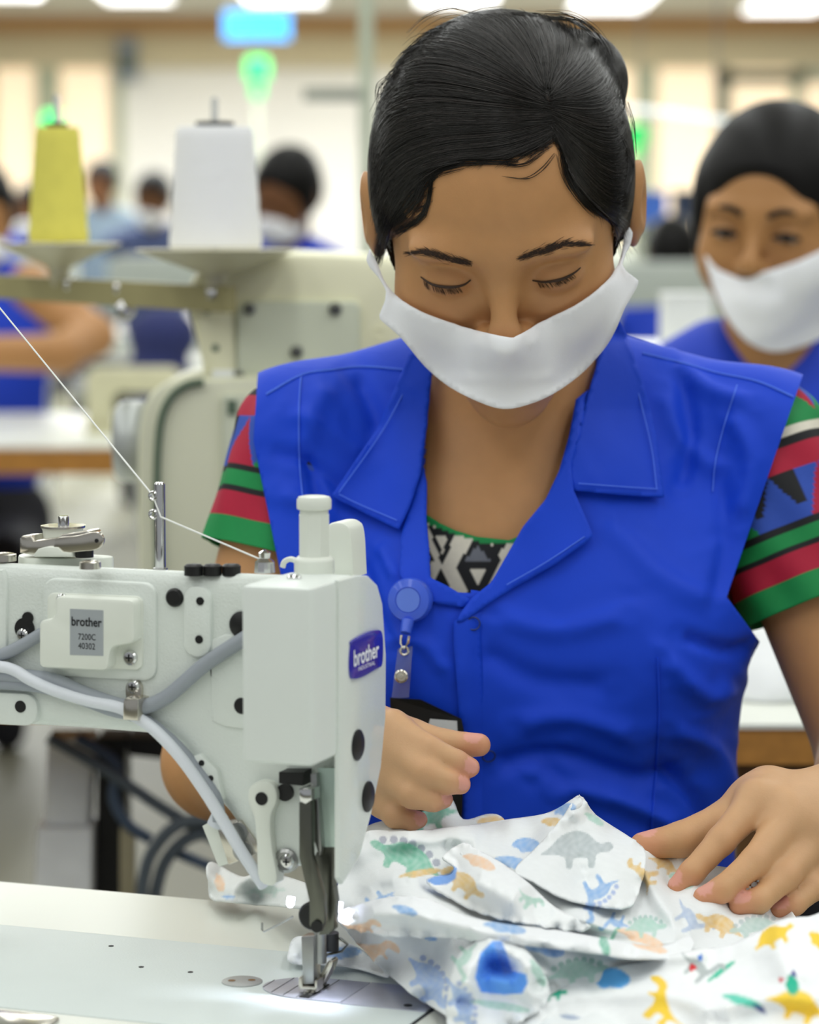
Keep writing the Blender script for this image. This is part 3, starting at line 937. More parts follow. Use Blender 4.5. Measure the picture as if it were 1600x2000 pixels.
shank = mb(Geo().prism([mv(x, y, .013) for x, y in [(588, 1830), (613, 1828), (613, 1922), (591, 1924)]], fnV, .003, .013, .0006), 'foot_shank', m_steel)
strip([(583, 1910), (590, 1906), (592, 1926), (614, 1928), (614, 1915), (620, 1915), (619, 1938), (600, 1940), (582, 1936)], .006, .015, 'presser_foot', m_nickel)
toe = smooth_line([(614, 1932), (620, 1914), (636, 1885), (645, 1875), (650, 1880), (644, 1898), (630, 1922), (620, 1936)], 4, True)
strip(toe, -.004, .004, 'foot_guard', m_nickel)
wq = [ML(*(lambda q: (q[0], .016, q[1]))(mv(x, y, .016))) for x, y in [(572, 1790), (555, 1800), (515, 1820), (512, 1816), (512, 1802)]]
mb(Geo().tube(wq, .0006, 6), 'thread_hook', m_steel)
hk = [ML(*(lambda q: (q[0], -.005, q[1]))(mv(x, y, -.005))) for x, y in [(636, 1832), (656, 1834), (664, 1832), (679, 1845), (668, 1858), (640, 1864), (625, 1876)]]
mb(Geo().tube(hk, .0008, 6), 'finger_guard', m_dsteel)
m_led = mat('led_glow', '#ffffff', .3, emit='#dfe4ff', estr=9)
for (x, y, v, r) in ((569, 1752, .012, .0022), (661, 1762, .004, .0028)):
    q = mv(x, y, v)
    mb(Geo()._lathe([(r, 0), (r, .004), (r * .6, .0055), (.0001, .006)], ML(q[0], v, q[1]), (WW * -1 + VV * .4).normalized(), 14), 'led', m_led)
ld = bpy.data.lights.new('machine_led', 'SPOT'); ld.energy = .45; ld.color = (.78, .84, 1.0); ld.shadow_soft_size = .004; ld.spot_size = math.radians(120); ld.spot_blend = .6
lo_ = bpy.data.objects.new('machine_led', ld); COL.objects.link(lo_); lo_.location = ML(-.018, .006, .05)
lo_.rotation_euler = (math.radians(8), math.radians(14), 0)
# --- needle plate, slide plate and small fittings of the bed
m_plate = mat('plate_steel', '#c3c5d0', .42, .75, var=.05, vscale=90)
c0 = mw(612, 1934); R_ = .0335
pts = [(R_ * 0.98 * math.cos(t), R_ * math.sin(t) * .78) for t in np.linspace(math.radians(75), math.radians(285), 26)]
uL = mw(493, 1938)[0]
plateP = [(c0[0] + (uL - c0[0]) * math.cos(t), c0[1] - .002 + .0225 * math.sin(t)) for t in np.linspace(-math.pi / 2, math.pi / 2, 24)] + [(-.026, c0[1] + .0205), (-.026, c0[1] - .0245)]
npl = mb(Geo().prism(plateP, fnW, -.001, .0007, .0002), 'needle_plate', m_plate)
for k in range(5):
    uu = .026 - k * .0085
    hw = .0225 * math.sqrt(max(0.05, 1 - (max(uu - c0[0], 0) / (uL - c0[0])) ** 2)) * .95
    mb(Geo().box(ML(uu, c0[1] - .002, .0008), (.0003, hw * 2, .0002), Matrix((UU, VV, WW)).transposed()), 'gauge_line', m_ink, npl, 0)
fd = mb(Geo().box(ML(-.004, .008, .0010), (.006, .03, .0006), Matrix((UU, VV, WW)).transposed()), 'feed_slot', m_black, npl, 0)
for k in range(2):
    for j in range(7):
        mb(Geo().box(ML(-.0025 - .0032 * k, -.003 + j * .0036, .0015), (.0016, .0022, .0008), Matrix((UU, VV, WW)).transposed()), 'feed_dog', m_steel, npl, 0)
slide = mb(Geo().prism([(-.0265, c0[1] + .0215), (bed_end + .001, c0[1] + .0215), (bed_end + .001, c0[1] - .0255), (-.0265, c0[1] - .0255)], fnW, -.001, .0006, .0002), 'slide_plate', m_plate)
q = mw(797, 1966); mb(Geo()._lathe([(.0024, 0), (.0024, .0004), (.0001, .0004)], ML(q[0], q[1], .0005), WW), 'screw_hole', m_black, slide)
mb(Geo().prism([(bed_end + .0004, -bedB), (bed_end - .0012, -bedB), (bed_end - .0012, bed_near), (bed_end + .0004, bed_near)], fnW, -.004, .0002), 'bed_gasket', m_black)
q = mw(473, 1918)
cap_ = mb(Geo()._lathe([(.0115, -.001), (.0115, .0006), (.0108, .0009), (.0001, .0009)], ML(q[0], q[1], 0), WW, 28), 'oil_cap', mat('matt_steel', '#b4b6b4', .5, .7))
for (dx, dy) in ((.005, .003), (-.005, -.002)):
    mb(Geo()._lathe([(.0022, 0), (.0022, .0012), (.0001, .0012)], ML(q[0] + dx, q[1] + dy, 0), WW, 14), 'screw', m_chrome, cap_)
for (x, y) in ((217, 1848), (276, 1889), (372, 1899)):
    q = mw(x, y); mb(Geo()._lathe([(.0016, 0), (.0016, .0003), (.0001, .0003)], ML(q[0], q[1], 0), WW, 10), 'pin_hole', m_ink)
q = mw(40, 1992); mb(Geo().prism(rrect(q[0] - .02, q[1] - .012, q[0] + .03, q[1] + .02, .008), fnW, 0, .001, .0004), 'bed_plate', m_nickel)
# --- thread running from the stand off frame to the post and on to the guide
thr = empty('sewing_thread', ML(a1, pv, w1), 'taut white sewing thread running through the chrome post', 'thread')
eye1 = ML(a1 + .003, pv + .003, mv(306, 966, pv)[1]); eye2 = ML(a1 - .002, pv + .003, mv(306, 1008, pv)[1])
m_thread = mat('white_thread', '#f4f5f2', .6)
Geo().tube([at(-300, 245, NEEDLE.y + .22), at(0, 602, NEEDLE.y + .17), eye1], .0005, 6).build('strand', m_thread, thr)
Geo().tube([eye1, eye2], .0005, 6).build('strand', m_thread, thr)
Geo().tube([eye2, wpt(517, 1096, -.005)], .0005, 6).build('strand', m_thread, thr)
# ================================================================== the woman at the machine
HY = 1.885
HO = at(984, 433, HY)
def head_frame(origin, tilt, roll, yaw):
    t, r, y = map(math.radians, (tilt, roll, yaw))
    X = Vector((1, 0, 0)); Yv = Vector((0, -math.cos(t), -math.sin(t))); Z = Vector((0, -math.sin(t), math.cos(t)))
    # yaw: positive turns the face to image left (about the head's own up axis)
    X2 = X * math.cos(y) + Yv * math.sin(y); Y2 = Yv * math.cos(y) - X * math.sin(y)
    R = Matrix.Rotation(-r, 3, 'Y')          # right side of the image goes up
    X2, Y2, Z2 = R @ X2, R @ Y2, R @ Z
    M = np.array([X2, Y2, Z2]).T
    o = np.array(origin)
    return (lambda *p: o + M @ np.array(p, float)), M
H, HM = head_frame(HO, 32, 4.5, 4)

def head_prims(H, HM, lids=True, ears=True):
    e = lambda c, r, k=.01, op='u': ell(H(*c), r, HM, k, op)
    P = [e((0, -.012, .045), (.076, .094, .084)),
         e((0, .028, .022), (.066, .058, .076), .03),
         e((0, .026, -.055), (.053, .055, .055), .03),
         e((0, .066, -.092), (.022, .021, .019), .025)]
    for s in (-1, 1):
        P.append(e((s * .041, .05, -.026), (.028, .028, .032), .025))
        P.append(e((s * .03, .077, .031), (.027, .0125, .009), .014))
    P.append(e((0, .08, .028), (.012, .012, .014), .012))
    for s in (-1, 1):
        P.append(e((s * .0335, .0945, .010), (.021, .0155, .0125), .012, 's'))
    if lids:
        for s in (-1, 1):
            P.append(e((s * .0328, .0722, .0075), (.0168, .0145, .0135), .004))
    P.append(cap(H(0, .082, .018), H(0, .1, -.016), .0058, .0085, .014))
    P.append(e((0, .1015, -.024), (.0115, .0115, .0105), .008))
    for s in (-1, 1):
        P.append(e((s * .0125, .092, -.028), (.008, .0095, .0075), .006))
    P.append(e((0, .078, -.062), (.03, .018, .022), .015))
    if ears:
        for s in (-1, 1):
            P.append(e((s * .083, -.008, .004), (.0075, .017, .031), .008))
            P.append(e((s * .0885, -.013, .008), (.004, .015, .025), .006))
            P.append(e((s * .0935, -.003, .006), (.005, .008, .014), .004, 's'))
    return P
body = head_prims(H, HM)
NB = at(1000, 850, 1.985)
body.append(cap(H(0, -.032, -.05), NB, .05, .053, .02))
CX = .078
torso = [ell((CX, 1.975, .93), (.145, .092, .175), None, .04), ell((CX, 1.968, .76), (.132, .1, .2), None, .05)]
SL = np.array(at(598, 868, 1.975)); SR = np.array(at(1474, 876, 1.975))
TR = np.array(at(1000, 760, 2.0))
torso += [cap(TR, SL, .043, .036, .03), cap(TR, SR, .043, .036, .03)]
body += torso
EL = np.array(at(428, 1490, 1.93)); WL = np.array(at(690, 1478, 1.765))
ER = np.array(at(1712, 1490, 1.92)); WR = np.array(at(1672, 1572, 1.735))
body += [cap(SL, EL, .040, .036, .02), cap(EL, WL, .037, .0225, .012), cap(EL + (WL - EL) * .2, EL + (WL - EL) * .45, .036, .033, .012)]
body += [cap(SR, ER, .040, .036, .02), cap(ER, WR, .037, .0235, .012), cap(ER + (WR - ER) * .2, ER + (WR - ER) * .45, .036, .033, .012)]
TIPS = []; NAILS = []; KNUCK = []
def finger(pts, radii, k=.003, dors=None):
    P = [np.array(at(*p)) for p in pts]
    for i in range(len(P) - 1):
        body.append(cap(P[i], P[i + 1], radii[i], radii[i + 1], k if i else .007))
    TIPS.append(P[-1])
    KNUCK.append(P[1])
    if dors is not None:
        ax = P[-1] - P[-2]; ax /= np.linalg.norm(ax)
        d = np.array(dors, float); d -= (d @ ax) * ax; d /= np.linalg.norm(d)
        NAILS.append((P[-1] - ax * .003 + d * radii[-1] * .9, ax, d))
# her left hand, on the right of the frame: back of the hand up, fingers bent down onto the cloth
up_l = (-.25, -.45, .85)
Wm = np.array(at(1650, 1560, 1.728))
mcp = [at(1480, 1562, 1.705), at(1546, 1592, 1.697), at(1592, 1640, 1.70), at(1632, 1694, 1.71)]
for q, r in zip(mcp, (.0125, .0125, .0118, .0108)):
    body.append(cap(Wm, q, .0165, r, .014))
body.append(ell((np.array(mcp[0]) + np.array(mcp[2]) + Wm) / 3 + np.array((0, .004, -.002)), (.03, .03, .016), None, .012))
finger([(1480, 1562, 1.705), (1409, 1642, 1.680), (1352, 1704, 1.668), (1324, 1731, 1.668)], (.0112, .0086, .0074, .0062), dors=up_l)
finger([(1546, 1592, 1.697), (1474, 1684, 1.665), (1410, 1738, 1.648), (1374, 1752, 1.648)], (.0112, .0088, .0075, .0062), dors=up_l)
finger([(1592, 1640, 1.700), (1534, 1712, 1.668), (1482, 1760, 1.652), (1443, 1768, 1.652)], (.0108, .0084, .0072, .006), dors=up_l)
finger([(1632, 1694, 1.710), (1592, 1732, 1.680), (1552, 1766, 1.668), (1522, 1778, 1.668)], (.0098, .0076, .0065, .0056), dors=up_l)
body.append(cap(Wm, at(1470, 1560, 1.722), .017, .013, .012))
finger([(1500, 1545, 1.725), (1412, 1606, 1.715), (1330, 1640, 1.703), (1256, 1652, 1.695)], (.0155, .0118, .0105, .0082), dors=(-.2, -.2, 1))
# her right hand behind the machine head: thumb up, fingers pointing to the right of the frame
Wn = np.array(at(700, 1478, 1.762))
mc2 = [at(764, 1424, 1.742), at(760, 1466, 1.735), at(758, 1512, 1.735), at(748, 1560, 1.74)]
for q, r in zip(mc2, (.0108, .0108, .0108, .0102)):
    body.append(cap(Wn, q, .018, r, .012))
up_r = (.1, -1, .35)
finger([(764, 1424, 1.742), (842, 1466, 1.724), (892, 1488, 1.720), (918, 1499, 1.724)], (.0112, .0084, .0072, .0062), .002, up_r)
finger([(766, 1466, 1.735), (832, 1510, 1.714), (876, 1528, 1.712), (900, 1532, 1.718)], (.0112, .0084, .0072, .0062), .002, up_r)
finger([(758, 1512, 1.735), (806, 1554, 1.714), (846, 1563, 1.714), (866, 1561, 1.720)], (.0108, .0080, .007, .006), .002, up_r)
finger([(748, 1560, 1.740), (772, 1594, 1.724), (802, 1602, 1.726), (818, 1601, 1.730)], (.0102, .0074, .0064, .0055), .002, up_r)
finger([(742, 1418, 1.757), (806, 1436, 1.752), (872, 1454, 1.746), (936, 1455, 1.742)], (.0130, .0098, .0088, .0072), .003, (0, -.6, 1))

woman = empty('person', (CX, 1.98, 0), 'person in a blue vest and white face mask looking down while sewing', 'person')
lo = (-.2, 1.60, .58); hi = (.37, 2.10, 1.36)
bv, bq = sd_mesh(body, lo, hi, .0017)
bv = relax(bv, bq, 1, .5)
# colour: base skin, redder finger tips and knuckles, pale pink nails
base = np.array(lin('#c59262')); col = np.tile(base, (len(bv), 1))
def blend(mask, c):
    global col
    col = col * (1 - mask[:, None]) + np.array(lin(c)) * mask[:, None]
hand = np.clip(1 - np.minimum(np.linalg.norm(bv - Wm, axis=1), np.linalg.norm(bv - Wn, axis=1)) / .16, 0, 1) ** .5
blend(np.clip(hand * .75, 0, .7), '#cda883')
for t in TIPS:
    d = np.linalg.norm(bv - t, axis=1)
    blend(np.clip(1 - d / .017, 0, 1) * .65, '#d3826a')
for t in KNUCK:
    d = np.linalg.norm(bv - t, axis=1)
    blend(np.clip(1 - d / .012, 0, 1) * .25, '#b5744e')
for c, ax, d in NAILS:
    q = bv - c; a = q @ ax; b_ = q @ d; s = q @ np.cross(ax, d)
    blend(((np.abs(a) / .0058) ** 2 + (np.abs(s) / .0048) ** 2 + (b_ / .0045) ** 2 < 1).astype(float) * .8, '#dda093')
for s in (-1, 1):     # slightly darker lids, rosy cheeks
    d = np.linalg.norm((bv - H(s * .0328, .082, .008)) @ HM / np.array((.02, .02, .011)), axis=1)
    blend(np.clip(1.2 - d, 0, 1) * .35, '#9a6544')
    d = np.linalg.norm(bv - H(s * .042, .075, -.02), axis=1)
    blend(np.clip(1 - d / .03, 0, 1) * .25, '#c27b58')
d = np.linalg.norm(bv - H(0, .112, -.026), axis=1)
blend(np.clip(1 - d / .02, 0, 1) * .4, '#b8714c')
m_skin = mat('warm_skin', '#ffffff', .46, attr='col', var=.035, vscale=90, sss=.12, bump=.06, bscale=900, spec=.4)
mesh_obj('body', bv, bq, m_skin, woman, True, col)
BBVH = bvh_of(bv, bq)
PXB = px_of(bv)

# ------------------------------------------------------------------ vest
m_vest = mat('blue_poplin', '#0f43d2', .6, var=.05, vscale=14, bump=.35, bscale=60, bstretch=(1.0, 1.0, .45), spec=.3)
m_stitch = mat('blue_stitching', '#4d78f0', .7)
vest_p = [ell((CX, 1.972, .93), (.154, .1045, .185), None, .05), ell((CX, 1.966, .74), (.147, .112, .22), None, .05),
          ell((CX - .062, 1.90, .925), (.058, .045, .06), None, .05), ell((CX + .066, 1.90, .925), (.058, .045, .06), None, .05),
          cap(TR + np.array((0, .005, .002)), SL + np.array((-.012, 0, .002)), .054, .046, .03), cap(TR + np.array((0, .005, .002)), SR + np.array((.012, 0, .002)), .054, .046, .03),
          cap(SL + np.array((-.004, -.006, 0)), at(588, 1120, 1.94), .047, .05, .03), cap(SR + np.array((.008, -.006, 0)), at(1375, 1160, 1.94), .048, .045, .03)]
vv, vq = sd_mesh(vest_p, (-.16, 1.78, .6), (.33, 2.14, 1.2), .0033)
vv = relax(vv, vq, 2)
def ridges(pts, lines):
    """cloth folds: each (pixel polyline, height, width px)"""
    d = np.zeros(len(pts))
    for ln, amp, w in lines:
        ls = smooth_line(ln, 3)
        r = seg_dist(pts, ls)
        # fade at both ends
        e0 = np.linalg.norm(pts - np.array(ln[0]), axis=1); e1 = np.linalg.norm(pts - np.array(ln[-1]), axis=1)
        fade = np.clip(np.minimum(e0, e1) / (w * 1.6), 0.25, 1)
        d += amp * np.exp(-(r / w) ** 2) * fade
    return d
VF = [([(690, 720), (730, 800), (740, 860)], -.004, 22), ([(640, 740), (610, 820), (590, 900)], .003, 25), ([(560, 800), (650, 850), (720, 900)], .003, 20),
      ([(520, 880), (600, 900), (680, 960)], -.003, 16), ([(540, 960), (620, 1000), (660, 1090)], .004, 22), ([(600, 880), (625, 990)], -.004, 14),
      ([(1310, 700), (1380, 760), (1480, 790)], .0035, 20), ([(1330, 720), (1350, 850), (1330, 960)], -.0035, 18), ([(1420, 800), (1470, 900), (1440, 1020)], .004, 24),
      ([(1290, 760), (1330, 860), (1420, 930)], .003, 22), ([(1400, 900), (1420, 1050), (1400, 1180)], -.003, 22), ([(1180, 1010), (1280, 1120), (1400, 1180)], .003, 26),
      ([(960, 1200), (1080, 1230), (1230, 1200)], .003, 26), ([(930, 1260), (1050, 1330), (1200, 1340)], -.003, 28), ([(1000, 1420), (1100, 1400), (1250, 1440)], .004, 26),
      ([(960, 1500), (1080, 1470), (1240, 1520), (1350, 1500)], -.004, 22), ([(1290, 1280), (1380, 1360), (1440, 1330)], .004, 22), ([(1300, 1420), (1390, 1460), (1430, 1560)], .004, 22),
      ([(1330, 1240), (1420, 1270), (1480, 1260)], -.004, 16), ([(1080, 1540), (1200, 1560), (1330, 1620)], .005, 22), ([(1050, 1480), (1130, 1560), (1160, 1640)], -.003, 20),
      ([(1290, 1500), (1360, 1560), (1400, 1640)], -.005, 18), ([(760, 1240), (830, 1260), (880, 1320)], .003, 16), ([(700, 1080), (730, 1180), (760, 1260)], -.004, 18), ([(740, 1060), (780, 1140)], .003, 14)]
pxv = px_of(vv); nv = vnormals(vv, vq)
front = (nv[:, 1] < -.1)
for k in range(90):                # small random creases
    x0, y0 = RNG.uniform(520, 1480), RNG.uniform(720, 1640)
    an = RNG.normal(0, .6) + (math.pi / 2 if y0 < 1000 else 0); L_ = RNG.uniform(50, 130)
    VF.append(([(x0, y0), (x0 + math.cos(an) * L_ * .5, y0 + math.sin(an) * L_ * .5 + RNG.normal(0, 8)), (x0 + math.cos(an) * L_, y0 + math.sin(an) * L_)], RNG.choice([-1, 1]) * RNG.uniform(.0006, .0014), RNG.uniform(10, 17)))
VF = [(l_, a_ * (1.45 if abs(a_) > .0015 else 1), w_ * .85 if abs(a_) > .0015 else w_) for l_, a_, w_ in VF]
vv = vv + nv * (ridges(pxv, VF) * front)[:, None]
# cut the armholes, the neck opening and the hem on clean lines
bm = bmesh.new()
bvs = [bm.verts.new(tuple(p)) for p in vv]
for q in vq:
    try: bm.faces.new([bvs[i] for i in q])
    except ValueError: pass
def fcent():
    bm.faces.ensure_lookup_table()
    c = np.array([tuple(f.calc_center_median()) for f in bm.faces]); return c, px_of(c)
def cut_plane(pxa, pxb, keep_left, y0, y1):
    """split along the sight line a-b and drop what lies beyond it between two image heights"""
    n = ray(*pxa).cross(ray(*pxb)).normalized()
    bmesh.ops.bisect_plane(bm, geom=bm.verts[:] + bm.edges[:] + bm.faces[:], plane_co=CAM, plane_no=n, dist=1e-6)
    if keep_left is None: return
    c, q = fcent()
    xl = pxa[0] + (pxb[0] - pxa[0]) * (q[:, 1] - pxa[1]) / (pxb[1] - pxa[1])
    out = (q[:, 0] > xl) if keep_left else (q[:, 0] < xl)
    out &= (q[:, 1] > y0) & (q[:, 1] < y1)
    bmesh.ops.delete(bm, geom=[bm.faces[i] for i in np.nonzero(out)[0]], context='FACES')
cut_plane((503, 740), (495, 860), False, 0, 862)
cut_plane((495, 860), (548, 1120), False, 855, 1400)
cut_plane((1400, 1166), (1600, 1166), None, 0, 0)
cut_plane((1566, 740), (1545, 800), True, 0, 802)
cut_plane((1545, 800), (1420, 1166), True, 795, 1166)
cut_plane((1420, 1166), (1500, 1275), True, 1166, 1275)
VPOLY = [(832, 560), (1172, 560), (1164, 760), (1110, 925), (1026, 1046), (956, 1148), (890, 1162), (842, 1146), (826, 1000), (829, 800)]
c, q = fcent()
bmesh.ops.delete(bm, geom=[bm.faces[i] for i in np.nonzero((c[:, 1] < 1.97) & in_poly(q, VPOLY))[0]], context='FACES')
for v in [v for v in bm.verts if not v.link_faces]: bm.verts.remove(v)
me = bpy.data.meshes.new('vest'); bm.to_mesh(me); bm.free()
me.polygons.foreach_set('use_smooth', np.ones(len(me.polygons), bool)); me.materials.append(m_vest)
vest = link(bpy.data.objects.new('vest', me), woman)
md = vest.modifiers.new('thickness', 'SOLIDIFY'); md.thickness = .0018; md.offset = -1
VBVH = bvh_of(vv, vq)      # uncut surface: lapels and collar lie on it

def sub(name, outline, off, m=None, parent=vest, bvh=VBVH, step=8, thick=.0016, wr=None, offs=None, smooth_n=4, sm_it=3):
    return patch(name, outline, bvh, off, thick, m or m_vest, parent, step, None, offs, 1.9, wr, sm_it)
# right lapel, right collar (image right)
lapR = smooth_line([(1170, 690), (1150, 790), (1116, 905)], 4) + smooth_line([(1113, 915), (1121, 958), (1159, 1046)], 3) + smooth_line([(1150, 1056), (1080, 1104), (1000, 1150), (950, 1182), (905, 1212), (893, 1216)], 4) + smooth_line([(912, 1180), (960, 1137), (1022, 1030), (1070, 980), (1100, 930), (1130, 840), (1150, 760)], 4)
lapR = [(1150, 760), (1134, 850), (1116, 905), (1121, 958), (1140, 1000), (1159, 1046), (1150, 1056), (1080, 1104), (1000, 1150), (950, 1182), (905, 1214), (890, 1216), (900, 1196), (921, 1168), (960, 1137), (1022, 1028), (1066, 975), (1092, 920), (1112, 850), (1125, 780)]
sub('lapel', lapR, .006, offs=lambda x, y: .005 + .004 * math.exp(-((x - 1120) / 70) ** 2))
colR = [(1206, 622), (1222, 650), (1238, 690), (1256, 745), (1272, 805), (1285, 867), (1292, 920), (1298, 972), (1210, 966), (1120, 958), (1112, 912), (1124, 860), (1140, 800), (1158, 740), (1172, 690), (1190, 650)]
def coff(x, y): return .009 + .018 * max(0, min(1, (800 - y) / 180))
sub('collar', colR, .01, offs=coff, step=7)
# left collar and the strip of the turned-back front below it
colL = [(800, 690), (770, 760), (737, 837), (690, 905), (647, 969), (690, 990), (735, 1014), (779, 1034), (800, 990), (822, 925), (834, 830), (842, 747), (846, 715), (828, 690)]
sub('collar', colL, .01, offs=coff, step=7)
lapL = [(800, 985), (826, 915), (834, 940), (833, 1017), (838, 1070), (840, 1128), (870, 1142), (921, 1172), (905, 1186), (860, 1180), (800, 1160), (780, 1120), (783, 1050)]
sub('lapel', lapL, .006, offs=lambda x, y: .004)
# overlapping front placket
plk = [(905, 1200), (886, 1214), (886, 1260), (890, 1300), (896, 1380), (902, 1450), (904, 1620), (960, 1640), (956, 1500), (945, 1350), (940, 1230), (960, 1190)]
sub('placket', plk, .004, offs=lambda x, y: .004 - .0052 * max(0, min(1, (x - 915) / 35)))
def seam(pts, name='seam', off=.0012, r=.0005, m=None):
    P = []
    for x, y in resample(smooth_line(pts, 6), 40):
        h = cast(VBVH, x, y)
        if h: P.append(CAM + ray(x, y).normalized() * (h[2] - off))
    if len(P) > 2: Geo().tube(P, r, 6).build(name, m or m_stitch, vest)
seam([(1255, 690), (1330, 708), (1400, 728), (1480, 745), (1550, 775)], off=.0008, r=.0009)
seam([(520, 770), (590, 732), (650, 722), (710, 716), (790, 722)], off=.0008, r=.0009)
seam([(1440, 752), (1415, 830), (1398, 900), (1392, 960)])
seam([(588, 735), (584, 800), (585, 900), (592, 980)])
seam([(1285, 1285), (1288, 1400), (1282, 1500), (1272, 1640)], m=m_vest, r=.0008)
def stitch(pts, off): seam(pts, 'stitching', off, .0004)
stitch([(1285, 955), (1210, 950), (1130, 944)], .0115); stitch([(1283, 955), (1272, 870), (1245, 760)], .0118)
stitch([(662, 965), (700, 984), (775, 1016)], .0115); stitch([(662, 962), (745, 845), (800, 745)], .0118)
stitch([(1142, 1048), (1070, 1096), (990, 1142)], .0095)
m_snap = mat('snap_ring', '#35416e', .35, .6)
for (x, y) in ((925, 1218), (955, 1477)):
    h = cast(VBVH, x, y); c = CAM + ray(x, y).normalized() * (h[2] - .003); n = h[1]
    a = n.cross(Vector((0, 0, 1))).normalized(); b = n.cross(a)
    Geo().tube([c + (a * math.cos(t) + b * math.sin(t)) * .0041 for t in np.linspace(0, 6.283, 22)[:-1]], .0005, 6, closed=True).build('snap_button', m_snap, vest)

# ------------------------------------------------------------------ blouse: patterned front and sleeves
W_, K_, G_, R_c, B_c, GR_ = (np.array(lin(c)) for c in ('#e6e0d0', '#14161a', '#128a48', '#b01638', '#2c50b4', '#71757f'))
def blouse_col(p):
    c = np.tile(W_, (len(p), 1))
    for poly, cc in (([(891, 1106), (924, 1056), (952, 1054), (980, 1094), (962, 1130), (938, 1176), (916, 1165)], K_), ([(906, 1097), (932, 1066), (960, 1097)], GR_), ([(914, 1110), (952, 1110), (933, 1144)], W_),
                     ([(836, 1026), (890, 1042), (864, 1104)], K_), ([(851, 1044), (876, 1050), (864, 1080)], W_), ([(838, 1152), (862, 1108), (888, 1172)], K_), ([(820, 1050), (848, 1092), (820, 1130)], K_),
                     ([(978, 1050), (1000, 1050), (972, 1084), (960, 1070)], K_), ([(990, 1100), (1010, 1070), (1000, 1130), (975, 1150)], K_)):
        c[in_poly(p, poly)] = cc
    edge = 1012 + 40 * np.clip((p[:, 0] - 835) / 110, 0, 1) ** .8
    c[p[:, 1] < edge + 9] = G_
    return c
m_print = mat('printed_cotton', '#ffffff', .7, attr='col', var=.03, vscale=300, bump=.05, bscale=800)
blo = patch('blouse', [(832, 1004), (860, 1022), (890, 1036), (930, 1048), (995, 1055), (1030, 1040), (1000, 1090), (960, 1150), (920, 1190), (870, 1180), (826, 1150)], BBVH, .004, .001, m_print, woman, 5, blouse_col)
def band_col(s, ang):
    """s: distance from the hem in metres, ang: angle round the arm"""
    c = np.tile(B_c, (len(s), 1))
    a = (ang / (2 * math.pi) * 9) % 1.0
    t = (s - .052) / .034
    tri = np.abs(a - .5) * 2 < (1 - t)
    k = np.floor(ang / (2 * math.pi) * 9).astype(int) % 3
    inb = (s > .052) & (s < .086)
    c[inb & tri & (k == 0)] = G_
    c[inb & tri & (k == 1)] = R_c
    c[inb & ~tri & (k == 2) & (t > .3)] = K_
    up = s > .121
    t2 = (s - .121) / .03
    tri2 = np.abs(a - .5) * 2 < (1 - t2)
    c[up & tri2] = G_
    c[up & ~tri2 & (k == 1)] = R_c
    for lo_s, hi_s, cc in ((-1, .0175, G_), (.0175, .034, R_c), (.034, .0375, K_), (.0375, .048, G_), (.048, .052, K_), (.086, .102, R_c), (.102, .108, K_), (.108, .114, W_), (.114, .121, G_)):
        c[(s >= lo_s) & (s < hi_s)] = cc
    return c
def sleeve(S, E, t_hem, r_hem, r_top, ang0, name='sleeve', flare=0.0):
    ax = (E - S); L = np.linalg.norm(ax); ax = ax / L
    a = np.cross(ax, (0, 1, 0)); a /= np.linalg.norm(a); b = np.cross(ax, a)
    ns, na = 130, 180
    s = np.linspace(0, t_hem * L + .045, ns); th = np.linspace(0, 2 * np.pi, na, endpoint=False)
    SS, TT = np.meshgrid(s, th, indexing='ij')
    f = np.clip(SS / s[-1], 0, 1)
    hem = S + ax * (t_hem * L)
    r = r_hem + (r_top - r_hem) * np.clip(f * 1.1, 0, 1) + .0016 * np.sin(TT * 5 + SS * 40) + .001 * np.sin(TT * 9 - SS * 70)
    # shrink over the shoulder cap
    capf = np.clip((SS - t_hem * L) / .045, 0, 1)
    r = r * np.sqrt(np.clip(1 - (capf * .97) ** 2, 0.03, 1))
    P = hem - ax * SS[..., None] + (a * np.cos(TT)[..., None] + b * np.sin(TT)[..., None]) * r[..., None]
    c = band_col(SS.ravel(), (TT.ravel() + ang0) % (2 * np.pi))
    o = mesh_obj(name, P.reshape(-1, 3), grid_faces(ns, na, 0, True), m_print, woman, True, c)
    md = o.modifiers.new('thickness', 'SOLIDIFY'); md.thickness = .0012
    return o
sleeve(SL, EL, .36, .049, .05, .6)
sleeve(SR, ER, .50, .050, .052, 2.2)

# ------------------------------------------------------------------ face mask
m_mask = mat('white_mask_cloth', '#fafbff', .8, var=.02, vscale=60, bump=.08, bscale=700)
mask_o = smooth_line([(722, 486), (738, 516), (757, 558), (800, 598), (860, 625), (930, 645), (995, 659), (1012, 655), (1060, 628), (1120, 600), (1170, 565), (1203, 525), (1217, 480), (1220, 440)], 3) + \
    [(1229, 441), (1237, 456), (1232, 476), (1219, 502), (1215, 516), (1224, 530), (1247, 547), (1246, 558)] + smooth_line([(1222, 600), (1195, 660), (1165, 700), (1130, 735), (1080, 770), (1030, 791), (985, 799), (940, 787), (880, 757), (830, 716), (785, 662), (742, 624)], 3) + \
    [(741, 614), (752, 588), (754, 566), (742, 545), (720, 520), (715, 506)]
def moff(x, y):
    cx = (x - 985) / 200.
    return .0045 + .006 * max(0, 1 - cx * cx) * max(0, min(1, (y - 640) / 60.))
mask = patch('face_mask', mask_o, BBVH, .004, .0012, m_mask, woman, 8, None, moff, 1.86, lambda p: .0012 * np.exp(-((p[:, 1] - (742 + (p[:, 0] - 985) ** 2 * -.0005)) / 7) ** 2) * (np.abs(p[:, 0] - 985) < 110), 14, .001)

